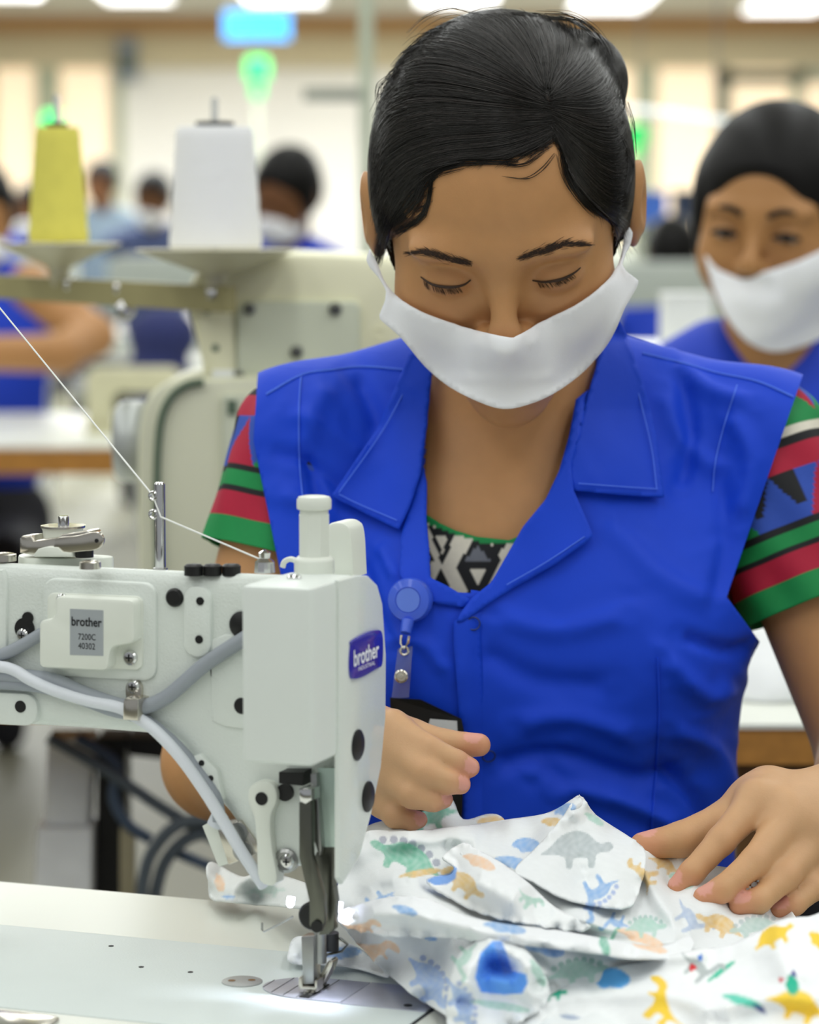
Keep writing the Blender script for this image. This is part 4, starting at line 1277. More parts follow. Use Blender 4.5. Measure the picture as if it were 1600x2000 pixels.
# ------------------------------------------------------------------ hair
e = lambda c, r, k=.02, op='u': ell(H(*c), r, HM, k, op)
hair_p = [e((0, -.014, .042), (.0835, .101, .0895)), e((-.062, .012, .018), (.018, .044, .048), .02), e((.062, .012, .022), (.018, .044, .046), .02),
          e((0, -.06, -.02), (.062, .05, .06), .03), e((.05, -.075, .058), (.034, .034, .034), .014)]
hv, hq = sd_mesh(hair_p, np.array(HO) - .17, np.array(HO) + .17, .0024)
hv = relax(hv, hq, 2)
HAIRLINE = [(735, 520), (748, 500), (752, 470), (790, 452), (815, 430), (834, 400), (838, 352), (842, 330), (910, 317), (992, 313), (1058, 300), (1072, 290), (1082, 280), (1090, 288), (1099, 314), (1115, 361), (1151, 396), (1184, 423), (1209, 441), (1217, 490), (1222, 520)]
FACEP = HAIRLINE + [(1240, 560), (1250, 900), (700, 900), (715, 560)]
pxh = px_of(hv); nh = vnormals(hv, hq)
camd = hv - np.array(CAM)
facing = (nh * camd).sum(1) < .25 * np.linalg.norm(camd, axis=1)
hd = seg_dist(pxh, HAIRLINE)
inside = in_poly(pxh, FACEP) & facing
f = np.clip(hd / 60., 0, 1); f = np.where(inside, 0, f) ** .6
mv_i = np.nonzero(facing & (hd < 60) & ~inside)[0]
for i in mv_i:
    q = BBVH.find_nearest(Vector(hv[i]))
    tgt = np.array(q[0]) + np.array(q[1]) * .0012
    hv[i] = tgt * (1 - f[i]) + hv[i] * f[i]
keep = ~inside[hq].any(1)
hq2 = hq[keep]
hcol = np.tile(np.array(lin('#17130f')), (len(hv), 1))
pd = seg_dist(pxh, [(1084, 300), (1082, 260), (1076, 225), (1066, 195)]) / np.where(pxh[:, 1] > 240, 9, 6)
pk = (np.clip(1.4 - pd, 0, 1) * .6 * facing)[:, None]
hcol = hcol * (1 - pk) + np.array(lin('#8a6a55')) * pk
ek = (np.clip(1 - hd / 26., 0, 1) ** 1.5 * .8 * facing * (pxh[:, 1] < 470))[:, None]
hcol = hcol * (1 - ek) + np.array(lin('#7a543a')) * ek
m_hair = mat('black_hair', '#ffffff', .42, attr='col', var=.25, vscale=120, spec=.3, bump=.2, bscale=300)
hair = mesh_obj('hair', hv, hq2, m_hair, woman, True, hcol)
HBVH = bvh_of(hv, hq2)
GUIDES = [
    [(1080, 268), (1000, 318), (900, 326), (836, 352), (785, 415), (748, 470), (742, 500)],
    [(1078, 262), (985, 300), (870, 312), (790, 350), (750, 410), (738, 470)],
    [(1076, 250), (980, 278), (860, 290), (772, 330), (736, 400), (732, 440)],
    [(1073, 232), (960, 245), (830, 252), (745, 295), (729, 350), (729, 380)],
    [(1070, 216), (950, 205), (820, 196), (748, 225), (730, 270), (726, 300)],
    [(1062, 196), (950, 160), (840, 138), (775, 155), (744, 190), (733, 215)],
    [(1056, 182), (960, 122), (870, 88), (812, 90), (780, 115), (765, 135)],
    [(1051, 168), (985, 103), (925, 63), (875, 50), (840, 60), (825, 70)],
    [(1056, 160), (1022, 103), (985, 60), (955, 36), (930, 30), (915, 30)],
    [(1066, 156), (1062, 103), (1048, 64), (1034, 38), (1020, 28), (1015, 26)],
    [(1080, 160), (1102, 112), (1108, 78), (1100, 50), (1092, 38), (1088, 34)],
    [(1089, 180), (1132, 142), (1158, 112), (1166, 88), (1165, 75), (1162, 68)],
    [(1085, 200), (1150, 198), (1185, 184), (1200, 160), (1203, 145), (1202, 138)],
    [(1087, 225), (1158, 258), (1200, 266), (1218, 250), (1220, 235), (1219, 225)],
    [(1087, 248), (1150, 308), (1195, 340), (1220, 338), (1226, 330), (1227, 320)],
    [(1089, 262), (1138, 346), (1185, 395), (1220, 405), (1228, 402), (1230, 395)],
    [(1092, 275), (1115, 345), (1158, 400), (1206, 436), (1219, 450), (1222, 470)]]
def strand_mesh(paths, rads, seg=3):
    """paths (K,n,3), rads (K,): joined thin tubes"""
    paths = np.asarray(paths); K, n = paths.shape[:2]
    t = np.gradient(paths, axis=1); t /= np.maximum(np.linalg.norm(t, axis=2, keepdims=True), 1e-12)
    vd = paths - np.array(CAM); vd /= np.linalg.norm(vd, axis=2, keepdims=True)
    a = np.cross(t, vd); a /= np.maximum(np.linalg.norm(a, axis=2, keepdims=True), 1e-9); b = np.cross(a, t)
    tap = np.sin(np.linspace(.25, math.pi - .12, n)) ** .6
    rr = np.asarray(rads)[:, None, None] * tap[None, :, None]
    rings = np.stack([paths + (a * math.cos(2 * math.pi * k / seg + .5) + b * math.sin(2 * math.pi * k / seg + .5)) * rr for k in range(seg)], 2)
    V = rings.reshape(-1, 3)
    f1 = grid_faces(n, seg, 0, True)
    Fq = (f1[None] + (np.arange(K) * n * seg)[:, None, None]).reshape(-1, 4)
    return V, Fq
def hair_strand(px_path, lift, bvh, n=14, dense=False):
    P = resample(px_path if dense else smooth_line(px_path, 5), n)
    out = []; last = None
    for i, (x, y) in enumerate(P):
        h = cast(bvh, x, y)
        dd = h[2] if h else last
        if dd is None: dd = HY - .02
        if last is not None and abs(dd - last) > .03: dd = last + .004 * np.sign(dd - last)
        last = dd
        out.append(CAM + ray(x, y).normalized() * (dd - lift))
    return [tuple(p) for p in out]
paths = []; rads = []
GA = [resample(smooth_line(g_, 6), 10) for g_ in GUIDES]
for k in range(3600):
    u_ = RNG.random() * (len(GA) - 1.001); i = int(u_); w_ = u_ - i
    g_ = GA[i] * (1 - w_) + GA[i + 1] * w_
    t0 = max(0, RNG.normal(0, .16)); t1 = 1 - abs(RNG.normal(0, .1))
    if t1 - t0 < .3: continue
    g_ = resample(g_, 40)[int(t0 * 38):max(int(t1 * 40), int(t0 * 38) + 6)]
    if t0 < .03: g_ = np.vstack([g_[0] - (g_[2] - g_[0]) / max(np.linalg.norm(g_[2] - g_[0]), 1e-6) * RNG.uniform(2, 12), g_])
    wob = np.cumsum(RNG.normal(0, .35, g_.shape), 0) * .6
    g_ = g_ + RNG.normal(0, 4, 2) + wob
    paths.append(hair_strand(g_, .0003 + RNG.random() * .0016, HBVH, 13, True)); rads.append(RNG.uniform(.00016, .00042))
pale = RNG.random(len(paths)) < .22  # share of strands coloured lighter to imitate the sheen on the dark hair
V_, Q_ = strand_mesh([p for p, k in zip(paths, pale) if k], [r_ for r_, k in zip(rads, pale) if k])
mesh_obj('hair_strands', V_, Q_, mat('hair_strand_sheen', '#2f2926', .28, var=.3, vscale=400, spec=.6), woman)['kind'] = 'stuff'
paths = [p for p, k in zip(paths, pale) if not k]; rads = [r_ for r_, k in zip(rads, pale) if not k]
V_, Q_ = strand_mesh(paths, rads)
so = mesh_obj('hair_strands', V_, Q_, mat('hair_strand', '#16130f', .3, var=.3, vscale=400, spec=.5), woman)
so['kind'] = 'stuff'
# loose locks over the forehead, temples and ears
ALLB = bvh_of(np.vstack([hv, bv]), np.vstack([hq2, bq + len(hv)]))
paths = []; rads = []
LOCKS = [([(1010, 316), (920, 318), (862, 328), (840, 352), (838, 385), (830, 415), (806, 438), (775, 454), (752, 464)], 26, 5),
         ([(900, 322), (850, 336), (826, 362), (810, 395), (790, 420), (765, 440)], 34, 9), ([(850, 330), (805, 352), (775, 390), (755, 430), (745, 470), (738, 505)], 60, 10),
         ([(760, 420), (752, 450), (748, 480), (738, 505), (734, 520)], 40, 6), ([(1060, 298), (1030, 318), (1000, 322), (975, 316)], 8, 4), ([(1085, 300), (1060, 330), (1030, 348), (985, 345)], 4, 3),
         ([(1120, 350), (1150, 395), (1180, 420), (1212, 440)], 34, 7), ([(1150, 380), (1185, 420), (1205, 455), (1214, 500)], 6, 4), ([(1160, 400), (1195, 425), (1225, 432)], 14, 5),
         ([(1218, 290), (1236, 320), (1232, 352), (1224, 385), (1222, 420)], 8, 5), ([(1205, 250), (1226, 290), (1230, 330), (1222, 370)], 10, 5), ([(1098, 300), (1112, 350), (1140, 392), (1170, 418)], 40, 8),
         ([(940, 34), (880, 20), (830, 40), (800, 70)], 6, 7), ([(1060, 34), (1120, 40), (1170, 80), (1195, 130)], 40, 9), ([(1000, 28), (1050, 30), (1100, 46)], 10, 4), ([(760, 150), (738, 170), (735, 200)], 8, 5), ([(900, 40), (930, 22), (990, 14)], 5, 5), ([(1225, 200), (1236, 240), (1240, 300)], 6, 5), ([(727, 260), (722, 310), (728, 360)], 6, 3), ([(1195, 130), (1215, 175), (1226, 230)], 8, 4)]
for g_, n_, jt in LOCKS:
    for k in range(n_):
        q = np.array(smooth_line(g_, 4)) + RNG.normal(0, jt, 2) * .6 + np.cumsum(RNG.normal(0, .5, (len(smooth_line(g_, 4)), 2)), 0)
        paths.append(hair_strand(resample(q, 9), .0008 + RNG.random() * .001, ALLB, 16)); rads.append(RNG.uniform(.0001, .00028))
HLs = resample(HAIRLINE[3:20], 200)
for k in range(420):                                  # short fine hairs along the hairline
    i = RNG.integers(3, 197); p = HLs[i]
    dr = np.array((-1, .45)) if p[0] < 1080 else np.array((.55, 1.0))
    dr = dr / np.linalg.norm(dr); dr = dr + RNG.normal(0, .18, 2)
    nrm = np.array((.3, -1)) if p[0] < 1080 else np.array((.6, -.8))
    s0 = p + nrm * RNG.uniform(0, 14) - dr * 10
    L_ = RNG.uniform(18, 46)
    paths.append(hair_strand([s0, s0 + dr * L_ * .5 + np.array((0, 2)), s0 + dr * L_ + np.array((0, RNG.uniform(2, 9)))], .0008, ALLB, 16)); rads.append(RNG.uniform(.00007, .00014))
V_, Q_ = strand_mesh(paths, rads)
lk = mesh_obj('loose_locks', V_, Q_, MATS['hair_strand'], woman); lk['kind'] = 'stuff'
# eyebrows and lashes follow the skin
def hairs_on(line, n, width, length, r, name, m, slant=0.2, drop=0):
    P = resample(smooth_line(line, 6), 60); paths = []; rr = []
    for k in range(n):
        i = RNG.integers(0, 56); p = P[i]; tdir = P[min(i + 3, 59)] - P[i]; tdir = tdir / np.linalg.norm(tdir); nrm = np.array((-tdir[1], tdir[0]))
        w = width * (math.sin(math.pi * min(.97, (i + 6) / 62)) ** .6)
        s = p + nrm * RNG.normal(0, w * .32)
        dvec = tdir * length * RNG.uniform(.6, 1.2) + nrm * length * RNG.normal(slant, .12) + np.array((0, drop))
        paths.append(hair_strand([s, s + dvec * .5, s + dvec], .0005, BBVH, 5)); rr.append(r * RNG.uniform(.7, 1.2))
    V_, Q_ = strand_mesh(paths, rr)
    o = mesh_obj(name, V_, Q_, m, woman); o['kind'] = 'stuff'
m_brow = mat('brow_hair', '#3a2a20', .7, var=.2)
hairs_on([(925, 516), (880, 506), (835, 493), (800, 495)], 300, 13, 20, .00014, 'eyebrow', m_brow, .08)
hairs_on([(1008, 507), (1055, 492), (1105, 477), (1152, 479)], 300, 13, 20, .00014, 'eyebrow', m_brow, -.08)
for ln in ([(822, 541), (846, 556), (878, 561), (905, 557), (920, 547)], [(1040, 548), (1066, 551), (1098, 545), (1122, 533), (1134, 523)]):
    P = hair_strand(ln, .0006, BBVH, 24)
    Geo().tube(P, [.0004 + .0006 * math.sin(math.pi * k / 23) for k in range(24)], 6).build('lash_line', m_brow, woman)
hairs_on([(824, 544), (846, 558), (878, 563), (905, 559)], 60, 3, 8, .00013, 'eyelash', m_brow, .5, 8)
hairs_on([(1050, 551), (1070, 553), (1098, 547), (1124, 533)], 60, 3, 8, .00013, 'eyelash', m_brow, .3, 8)
# trousers below the table
tr = [cap((CX - .08, 1.97, .56), (CX - .10, 1.62, .53), .075, .06, .03), cap((CX + .08, 1.97, .56), (CX + .10, 1.62, .53), .075, .06, .03), ell((CX, 1.98, .58), (.16, .12, .09), None, .04),
      cap((CX - .10, 1.62, .53), (CX - .10, 1.72, .07), .055, .04, .02), cap((CX + .10, 1.62, .53), (CX + .10, 1.72, .07), .055, .04, .02),
      cap((CX - .10, 1.74, .04), (CX - .10, 1.58, .035), .036, .034, .02), cap((CX + .10, 1.74, .04), (CX + .10, 1.58, .035), .036, .034, .02)]
tv_, tq_ = sd_mesh(tr, (CX - .3, 1.45, -.005), (CX + .3, 2.15, .72), .007)
mesh_obj('trousers', tv_, tq_, mat('black_trousers', '#15151c', .8, var=.1), woman)
# ================================================================== printed fabric on the table
def interp_h(P, ctrl, power=2.6):
    C = np.array(ctrl, float)
    d = np.sqrt(((P[:, None, :] - C[None, :, :2]) ** 2).sum(2)) + 18.0
    w = d ** -power
    return (w * C[None, :, 2]).sum(1) / w.sum(1)
def cloth(name, outline, ctrl, folds, colfn, m, parent, step=4.0, thick=.0012, hmin=.0012):
    per = sum(math.dist(outline[i - 1], outline[i]) for i in range(len(outline)))
    P = resample(smooth_line(outline, 4, True) + [np.array(outline[0], float)], int(per / step))[:-1]
    x0, y0 = P.min(0); x1, y1 = P.max(0)
    gx, gy = np.meshgrid(np.arange(x0, x1, step), np.arange(y0, y1, step))
    gx = gx + (np.arange(gx.shape[0])[:, None] % 2) * step * .5
    I = np.stack([gx.ravel(), gy.ravel()], 1)
    I = I[in_poly(I, P.tolist())]
    I = I[seg_dist(I, np.vstack([P, P[:1]])) > step * .55]
    n = len(P)
    r = delaunay_2d_cdt([Vector(p) for p in np.vstack([P, I])], [(i, (i + 1) % n) for i in range(n)], [list(range(n))], 1, 1e-5)
    pts = np.array([tuple(p) for p in r[0]]); T = np.array([t for t in r[2] if len(t) == 3])
    h = interp_h(pts, ctrl)
    h = h + ridges(pts, [(l_, a_ * (.75 if a_ > 0 else .45), w_ * 1.15) for l_, a_, w_ in folds])
    rn = np.sin(pts[:, 0] * .021 + pts[:, 1] * .034 + 1.3) * np.sin(pts[:, 0] * .013 - pts[:, 1] * .027)
    h = np.maximum(h + .0012 * rn, hmin)
    D = np.stack([(pts[:, 0] - 800) / F, cp + -(pts[:, 1] - 1000) / F * sp_, -sp_ - (pts[:, 1] - 1000) / F * cp], 1)
    t = (BED + h - CAM.z) / D[:, 2]
    V = np.array(CAM) + D * t[:, None]
    N = np.cross(V[T[:, 1]] - V[T[:, 0]], V[T[:, 2]] - V[T[:, 0]])
    fl = ((V[T].mean(1) - np.array(CAM)) * N).sum(1) > 0
    T[fl] = T[fl][:, ::-1]
    cc_ = sum(colfn(pts + np.array(o_) * step) for o_ in ((0, 0), (.33, .12), (-.12, .33), (-.33, -.12), (.12, -.33))) / 5
    o = mesh_obj(name, V, T, m, parent, True, cc_)
    md = o.modifiers.new('thickness', 'SOLIDIFY'); md.thickness = thick; md.offset = -1
    return o
STEGO = [(-1, -.12), (-.72, .08), (-.45, .34), (-.1, .46), (.25, .42), (.5, .22), (.66, .16), (.86, .2), (.98, .08), (.84, -.04), (.62, -.06), (.5, -.16), (.46, -.42), (.3, -.42), (.26, -.2), (-.1, -.22), (-.14, -.44), (-.3, -.44), (-.34, -.2), (-.62, -.12)]
SAURO = [(-1, .1), (-.6, .12), (-.3, .3), (.1, .34), (.36, .26), (.5, .5), (.6, .8), (.78, .92), (.98, .84), (.96, .7), (.76, .68), (.66, .3), (.5, -.04), (.42, -.5), (.26, -.5), (.24, -.14), (-.16, -.14), (-.2, -.5), (-.36, -.5), (-.4, -.08), (-.66, -.02)]
REX = [(-1, -.2), (-.5, -.08), (-.15, .2), (.1, .5), (.2, .8), (.5, .92), (.75, .8), (.72, .66), (.42, .6), (.4, .36), (.6, .26), (.58, .18), (.34, .18), (.3, -.1), (.4, -.55), (.16, -.55), (.04, -.24), (-.2, -.26), (-.1, -.55), (-.34, -.55), (-.42, -.24)]
BLOB = [(-1, 0), (-.7, .5), (-.1, .7), (.5, .6), (.95, .2), (1, -.2), (.6, -.55), (.1, -.5), (-.2, -.6), (-.4, -.5), (-.6, -.2)]
def printer(base, dinos, extra=()):
    def f(p):
        c = np.tile(np.array(lin(base)), (len(p), 1))
        nz = .5 + .5 * np.sin(p[:, 0] * .31 + 2 * np.sin(p[:, 1] * .13)) * np.sin(p[:, 1] * .27 + np.sin(p[:, 0] * .17))
        for (shape, x, y, s, rot, flip, colr, spikes, sy) in dinos:
            q = (p - np.array((x, y))) / s
            a = math.radians(rot); q = q @ np.array(((math.cos(a), -math.sin(a)), (math.sin(a), math.cos(a))))
            q = q * np.array((-1 if flip else 1, -1 / sy))
            near = (np.abs(q[:, 0]) < 1.15) & (np.abs(q[:, 1]) < 1.15)
            m_ = np.zeros(len(p), bool)
            if not near.any(): continue
            m_[near] = in_poly(q[near], smooth_line(shape, 3, True))
            k = (.72 + .28 * nz)[:, None] if spikes != 'solid' else 1.0
            cc = np.array(lin(colr))
            c = np.where(m_[:, None], c * (1 - k) + cc * k, c)
            if spikes and spikes != 'solid':
                for t in np.linspace(-.75, .7, 7):
                    yy = .5 - .45 * t * t
                    d = np.hypot(q[:, 0] - t, (q[:, 1] - yy) * sy)
                    c = np.where(((d < .1) & ~m_)[:, None], c * .3 + np.array(lin(spikes)) * .7, c)
        for poly, colr, k in extra:
            m_ = in_poly(p, poly)
            c = np.where(m_[:, None], c * (1 - k) + np.array(lin(colr)) * k, c)
        return c
    return f
m_cloth = mat('printed_jersey', '#ffffff', .78, attr='col', var=.02, vscale=200, bump=.07, bscale=900)
GN, BL, YL, GY, OR, LG = '#7fc0a8', '#8fb6e4', '#e3c283', '#b9c2c4', '#f3cfae', '#b6d9cc'
fab = empty('printed_fabric', onz(1000, 1850, BED), 'pale white jersey fabric with pastel dinosaur print gathered under the presser foot', 'fabric')
backp = printer('#e6eaea', [(STEGO, 838, 1598, 60, -20, 1, GN, '#7d86a0', 1), (BLOB, 965, 1606, 34, 0, 0, YL, None, .5)])
cloth('fabric_back_fold', [(690, 1640), (720, 1612), (770, 1598), (840, 1580), (872, 1556), (886, 1564), (905, 1600), (950, 1590), (975, 1592), (990, 1608), (1000, 1640), (850, 1660)],
      [(690, 1640, .05), (770, 1598, .062), (875, 1560, .07), (905, 1600, .06), (970, 1592, .062), (850, 1650, .05)], [], backp, m_cloth, fab, 4)
mainp = printer('#e9eced', [
    (STEGO, 792, 1678, 78, 22, 1, GN, '#8b90a6', .85), (BLOB, 820, 1706, 42, -10, 0, YL, None, .25), (BLOB, 1028, 1652, 28, 0, 0, BL, '#6f8fc4', .8), (BLOB, 1008, 1688, 42, 15, 1, BL, None, .45),
    (BLOB, 1078, 1606, 22, 0, 0, YL, None, .6), (BLOB, 1104, 1582, 22, -20, 0, BL, None, .8), (STEGO, 1128, 1660, 72, 0, 0, GY, None, 1.1), (SAURO, 1165, 1745, 46, 150, 0, BL, '#8aa5dc', 1.1),
    (REX, 1262, 1712, 36, -80, 0, YL, None, 1.1), (STEGO, 1298, 1690, 36, 30, 0, YL, None, .8), (BLOB, 900, 1725, 46, 30, 0, YL, None, .9), (BLOB, 950, 1690, 34, 15, 0, OR, None, .5),
    (REX, 1030, 1760, 40, 50, 0, LG, None, .8), (BLOB, 990, 1808, 42, 8, 0, BL, None, .35), (BLOB, 1052, 1845, 52, 18, 0, BL, None, .55), (BLOB, 940, 1822, 46, 28, 0, OR, None, .3),
    (BLOB, 780, 1800, 18, 25, 0, BL, None, .5), (SAURO, 735, 1760, 42, 150, 0, BL, '#a5bfe6', .7), (REX, 722, 1858, 60, 40, 0, OR, None, .8), (BLOB, 842, 1834, 12, 0, 0, BL, None, .6),
    (STEGO, 835, 1920, 62, 60, 0, '#a9c2ec', '#8fa6d8', 1.1), (STEGO, 895, 1960, 60, 70, 0, '#a9c2ec', '#8fa6d8', .9), (SAURO, 905, 1870, 40, 130, 0, LG, None, .9), (BLOB, 960, 1992, 50, 0, 0, YL, None, .35),
    (SAURO, 1178, 1842, 30, 10, 0, GN, None, 1.3), (BLOB, 1250, 1832, 48, 18, 0, OR, None, .35), (STEGO, 1262, 1812, 42, 0, 0, LG, '#9fc4bb', 1), (SAURO, 1345, 1795, 44, 60, 0, '#b6c5dd', None, 1), (STEGO, 1405, 1808, 52, 20, 1, YL, None, .9),
    (STEGO, 1475, 1812, 52, -12, 1, '#b9cfca', '#a9bcc0', .8), (REX, 1445, 1740, 30, 0, 0, YL, None, 1), (STEGO, 1130, 1900, 62, -6, 0, LG, '#86b9aa', .8), (BLOB, 1330, 1720, 26, 20, 0, LG, None, .8), (SAURO, 1205, 1800, 30, 200, 0, BL, None, 1)],
    [([(838, 1722), (850, 1712), (878, 1706), (890, 1694), (894, 1708), (886, 1726), (860, 1728)], '#6f9fe2', .95),
     ([(928, 1910), (938, 1862), (962, 1838), (980, 1838), (990, 1862), (1000, 1896), (1028, 1902), (1030, 1920), (1020, 1940), (985, 1942), (940, 1938)], '#3f82ea', 1.0),
     ([(965, 1842), (982, 1842), (1000, 1898), (984, 1902)], '#6d92d8', .9), ([(1030, 1920), (1052, 1912), (1060, 1940), (1040, 1955)], '#7d8488', .9)])
TOPE = [(650, 1778), (655, 1742), (676, 1692), (702, 1644), (722, 1622), (800, 1623), (900, 1613), (1000, 1599), (1060, 1590), (1092, 1577), (1118, 1560), (1132, 1554), (1146, 1574), (1165, 1592), (1240, 1640), (1292, 1647), (1330, 1662), (1390, 1688), (1450, 1702), (1510, 1745), (1545, 1778)]
mainO = TOPE + [(1560, 1830), (1430, 1890), (1280, 1950), (1200, 2030), (920, 2032), (888, 1994), (830, 1957), (762, 1905), (704, 1848), (668, 1806)]
mainC = [(905, 2010, .002), (830, 1958, .003), (762, 1905, .004), (704, 1848, .012), (665, 1800, .034), (655, 1742, .045), (702, 1644, .062), (722, 1622, .067), (800, 1623, .066), (900, 1613, .066), (1000, 1599, .068), (1060, 1590, .070),
         (1132, 1554, .084), (1240, 1640, .062), (800, 1700, .056), (900, 1750, .05), (1000, 1750, .048), (900, 1850, .032), (1000, 1900, .024), (1100, 1960, .018), (1200, 1800, .038), (1250, 1950, .018), (840, 1900, .016), (1000, 2020, .006), (760, 1800, .042), (1100, 1850, .03)]
for (x, y, Yf) in ((1324, 1731, 1.668), (1374, 1752, 1.648), (1443, 1768, 1.652), (1522, 1778, 1.668), (1352, 1704, 1.668), (1410, 1738, 1.648), (1482, 1760, 1.652), (1474, 1684, 1.665), (1534, 1712, 1.668), (1592, 1732, 1.68), (1256, 1652, 1.695), (1330, 1645, 1.703), (1409, 1642, 1.68)):
    mainC.append((x, y + 8, .42 - (y + 8 - 450) / F * (Yf + (.024 if x < 1400 else .036))))
mainC += [(1300, 1800, .034), (1400, 1815, .024), (1500, 1835, .016)]
mainF = [([(1132, 1556), (1090, 1610), (1040, 1680), (1010, 1700)], .009, 16), ([(1110, 1600), (1060, 1650), (1000, 1690)], -.006, 14), ([(880, 1652), (950, 1664), (1040, 1716), (1110, 1770), (1190, 1800)], .012, 26), ([(850, 1720), (960, 1770), (1080, 1810)], -.006, 14),
         ([(672, 1790), (760, 1757), (840, 1762), (930, 1806), (1050, 1830), (1200, 1858), (1300, 1860)], .010, 16), ([(780, 1782), (860, 1796), (920, 1820)], -.006, 10), ([(690, 1800), (800, 1800), (900, 1826)], .006, 14),
         ([(900, 1840), (960, 1830), (1030, 1860), (1080, 1930)], .012, 18), ([(940, 1900), (985, 1900), (1020, 1925)], -.010, 22), ([(870, 1990), (900, 1900), (925, 1850)], .008, 22), ([(1000, 1850), (1100, 1880), (1220, 1890)], -.006, 12),
         ([(1020, 1790), (1140, 1800), (1270, 1830), (1340, 1835)], .007, 12), ([(1060, 1815), (1200, 1826), (1300, 1850)], -.005, 9), ([(1240, 1650), (1270, 1720), (1310, 1790), (1340, 1800)], .007, 16), ([(1180, 1690), (1230, 1750), (1290, 1800)], -.005, 18),
         ([(1320, 1680), (1300, 1740), (1320, 1800)], -.006, 14), ([(740, 1650), (830, 1640), (950, 1630)], .003, 12), ([(700, 1760), (740, 1720), (800, 1720)], .005, 18), ([(890, 1650), (910, 1680), (950, 1700)], .006, 10)]
cloth('fabric_body', mainO, mainC, [f_ for f_ in mainF if f_[1] > 0], mainp, m_cloth, fab, 2.8)
# folded pieces of the same garment lying over the sheet
def piece(name, outline, spine, edge, crest, width, colfn, step=2.8, extra=()):
    O = np.array(smooth_line(outline, 2, True)); hb = interp_h(O, mainC) + ridges(O, [(l_, a_ * .75, w_ * 1.15) for l_, a_, w_ in mainF if a_ > 0])
    ctrl = [(x, y, h_ + edge) for (x, y), h_ in zip(O, hb)]
    S_p = np.array(resample(smooth_line(spine, 4), 8)); hs_ = interp_h(S_p, mainC) + ridges(S_p, [(l_, a_ * .75, w_ * 1.15) for l_, a_, w_ in mainF if a_ > 0])
    ctrl += [(x, y, h_ + edge + .001) for (x, y), h_ in zip(S_p, hs_)]
    return cloth(name, outline, ctrl, [(spine, crest / .75, width)] + list(extra), colfn, m_cloth, fab, step)
flapP = printer('#eceff0', [(STEGO, 1128, 1660, 72, 0, 0, GY, None, 1.1), (BLOB, 1160, 1600, 22, 30, 0, LG, None, .5), (SAURO, 1168, 1738, 46, 150, 0, BL, '#8aa5dc', 1.1), (REX, 1256, 1706, 34, -80, 0, YL, None, 1.1)])
piece('fabric_flap', [(1132, 1554), (1165, 1592), (1238, 1640), (1262, 1668), (1252, 1728), (1230, 1770), (1170, 1768), (1100, 1752), (1040, 1720), (1006, 1698), (1050, 1652), (1094, 1602)], [(1120, 1590), (1130, 1650), (1150, 1740)], .003, .006, 60, flapP)
cuffA = printer('#f0f2f3', [(STEGO, 905, 1728, 48, 35, 0, YL, None, 1), (BLOB, 935, 1684, 34, 20, 0, OR, None, .5), (REX, 1032, 1758, 34, 60, 0, LG, None, .8)], [([(832, 1720), (846, 1712), (872, 1708), (882, 1688), (893, 1696), (890, 1716), (874, 1727), (850, 1729)], '#6f9fe2', .95)])
piece('fabric_cuff', [(866, 1672), (905, 1646), (935, 1660), (985, 1688), (1035, 1726), (1085, 1772), (1150, 1806), (1120, 1818), (1050, 1806), (985, 1796), (925, 1776), (878, 1752), (848, 1734), (832, 1718), (852, 1711), (880, 1708), (886, 1690)], [(880, 1690), (960, 1725), (1060, 1780)], .003, .013, 34, cuffA, extra=[([(838, 1722), (868, 1716), (890, 1702)], -.006, 12)])
bandP = printer('#f0f2f4', [(BLOB, 985, 1812, 42, 8, 0, BL, None, .4), (BLOB, 1180, 1846, 24, 70, 0, GN, None, .6), (BLOB, 790, 1778, 26, 15, 0, BL, None, .5), (BLOB, 1260, 1846, 44, 16, 0, OR, None, .35), (REX, 702, 1815, 44, 30, 0, OR, None, .8)])
piece('fabric_band', [(660, 1784), (712, 1762), (780, 1750), (840, 1756), (905, 1786), (985, 1804), (1080, 1815), (1200, 1836), (1290, 1848), (1345, 1828), (1356, 1846), (1330, 1868), (1240, 1870), (1120, 1858), (1010, 1846), (930, 1838), (880, 1832), (800, 1828), (720, 1822), (676, 1808)], [(690, 1786), (800, 1780), (900, 1806), (1050, 1834), (1230, 1856)], .004, .009, 22, bandP)
cuffB = printer('#eff2f3', [(SAURO, 905, 1870, 40, 130, 0, LG, None, .9), (BLOB, 1050, 1900, 30, 60, 0, LG, None, .5), (STEGO, 900, 1965, 56, 70, 0, '#a9c2ec', '#8fa6d8', .9), (BLOB, 975, 1965, 60, 8, 0, LG, None, .2)],
    [([(928, 1910), (938, 1862), (962, 1838), (980, 1838), (990, 1862), (1000, 1896), (1028, 1902), (1031, 1920), (1020, 1940), (985, 1943), (940, 1938)], '#66a6fa', 1.0), ([(964, 1842), (982, 1842), (1002, 1900), (984, 1904)], '#7fa4e6', .9)])
piece('fabric_cuff', [(872, 1992), (876, 1930), (890, 1876), (915, 1846), (955, 1828), (1000, 1836), (1040, 1868), (1068, 1912), (1072, 1950), (1030, 1985), (960, 2020), (890, 2015)], [(905, 1960), (915, 1890), (960, 1850), (1020, 1870), (1050, 1925)], .003, .012, 22, cuffB, extra=[([(935, 1900), (975, 1915), (1020, 1922)], .004, 14)])
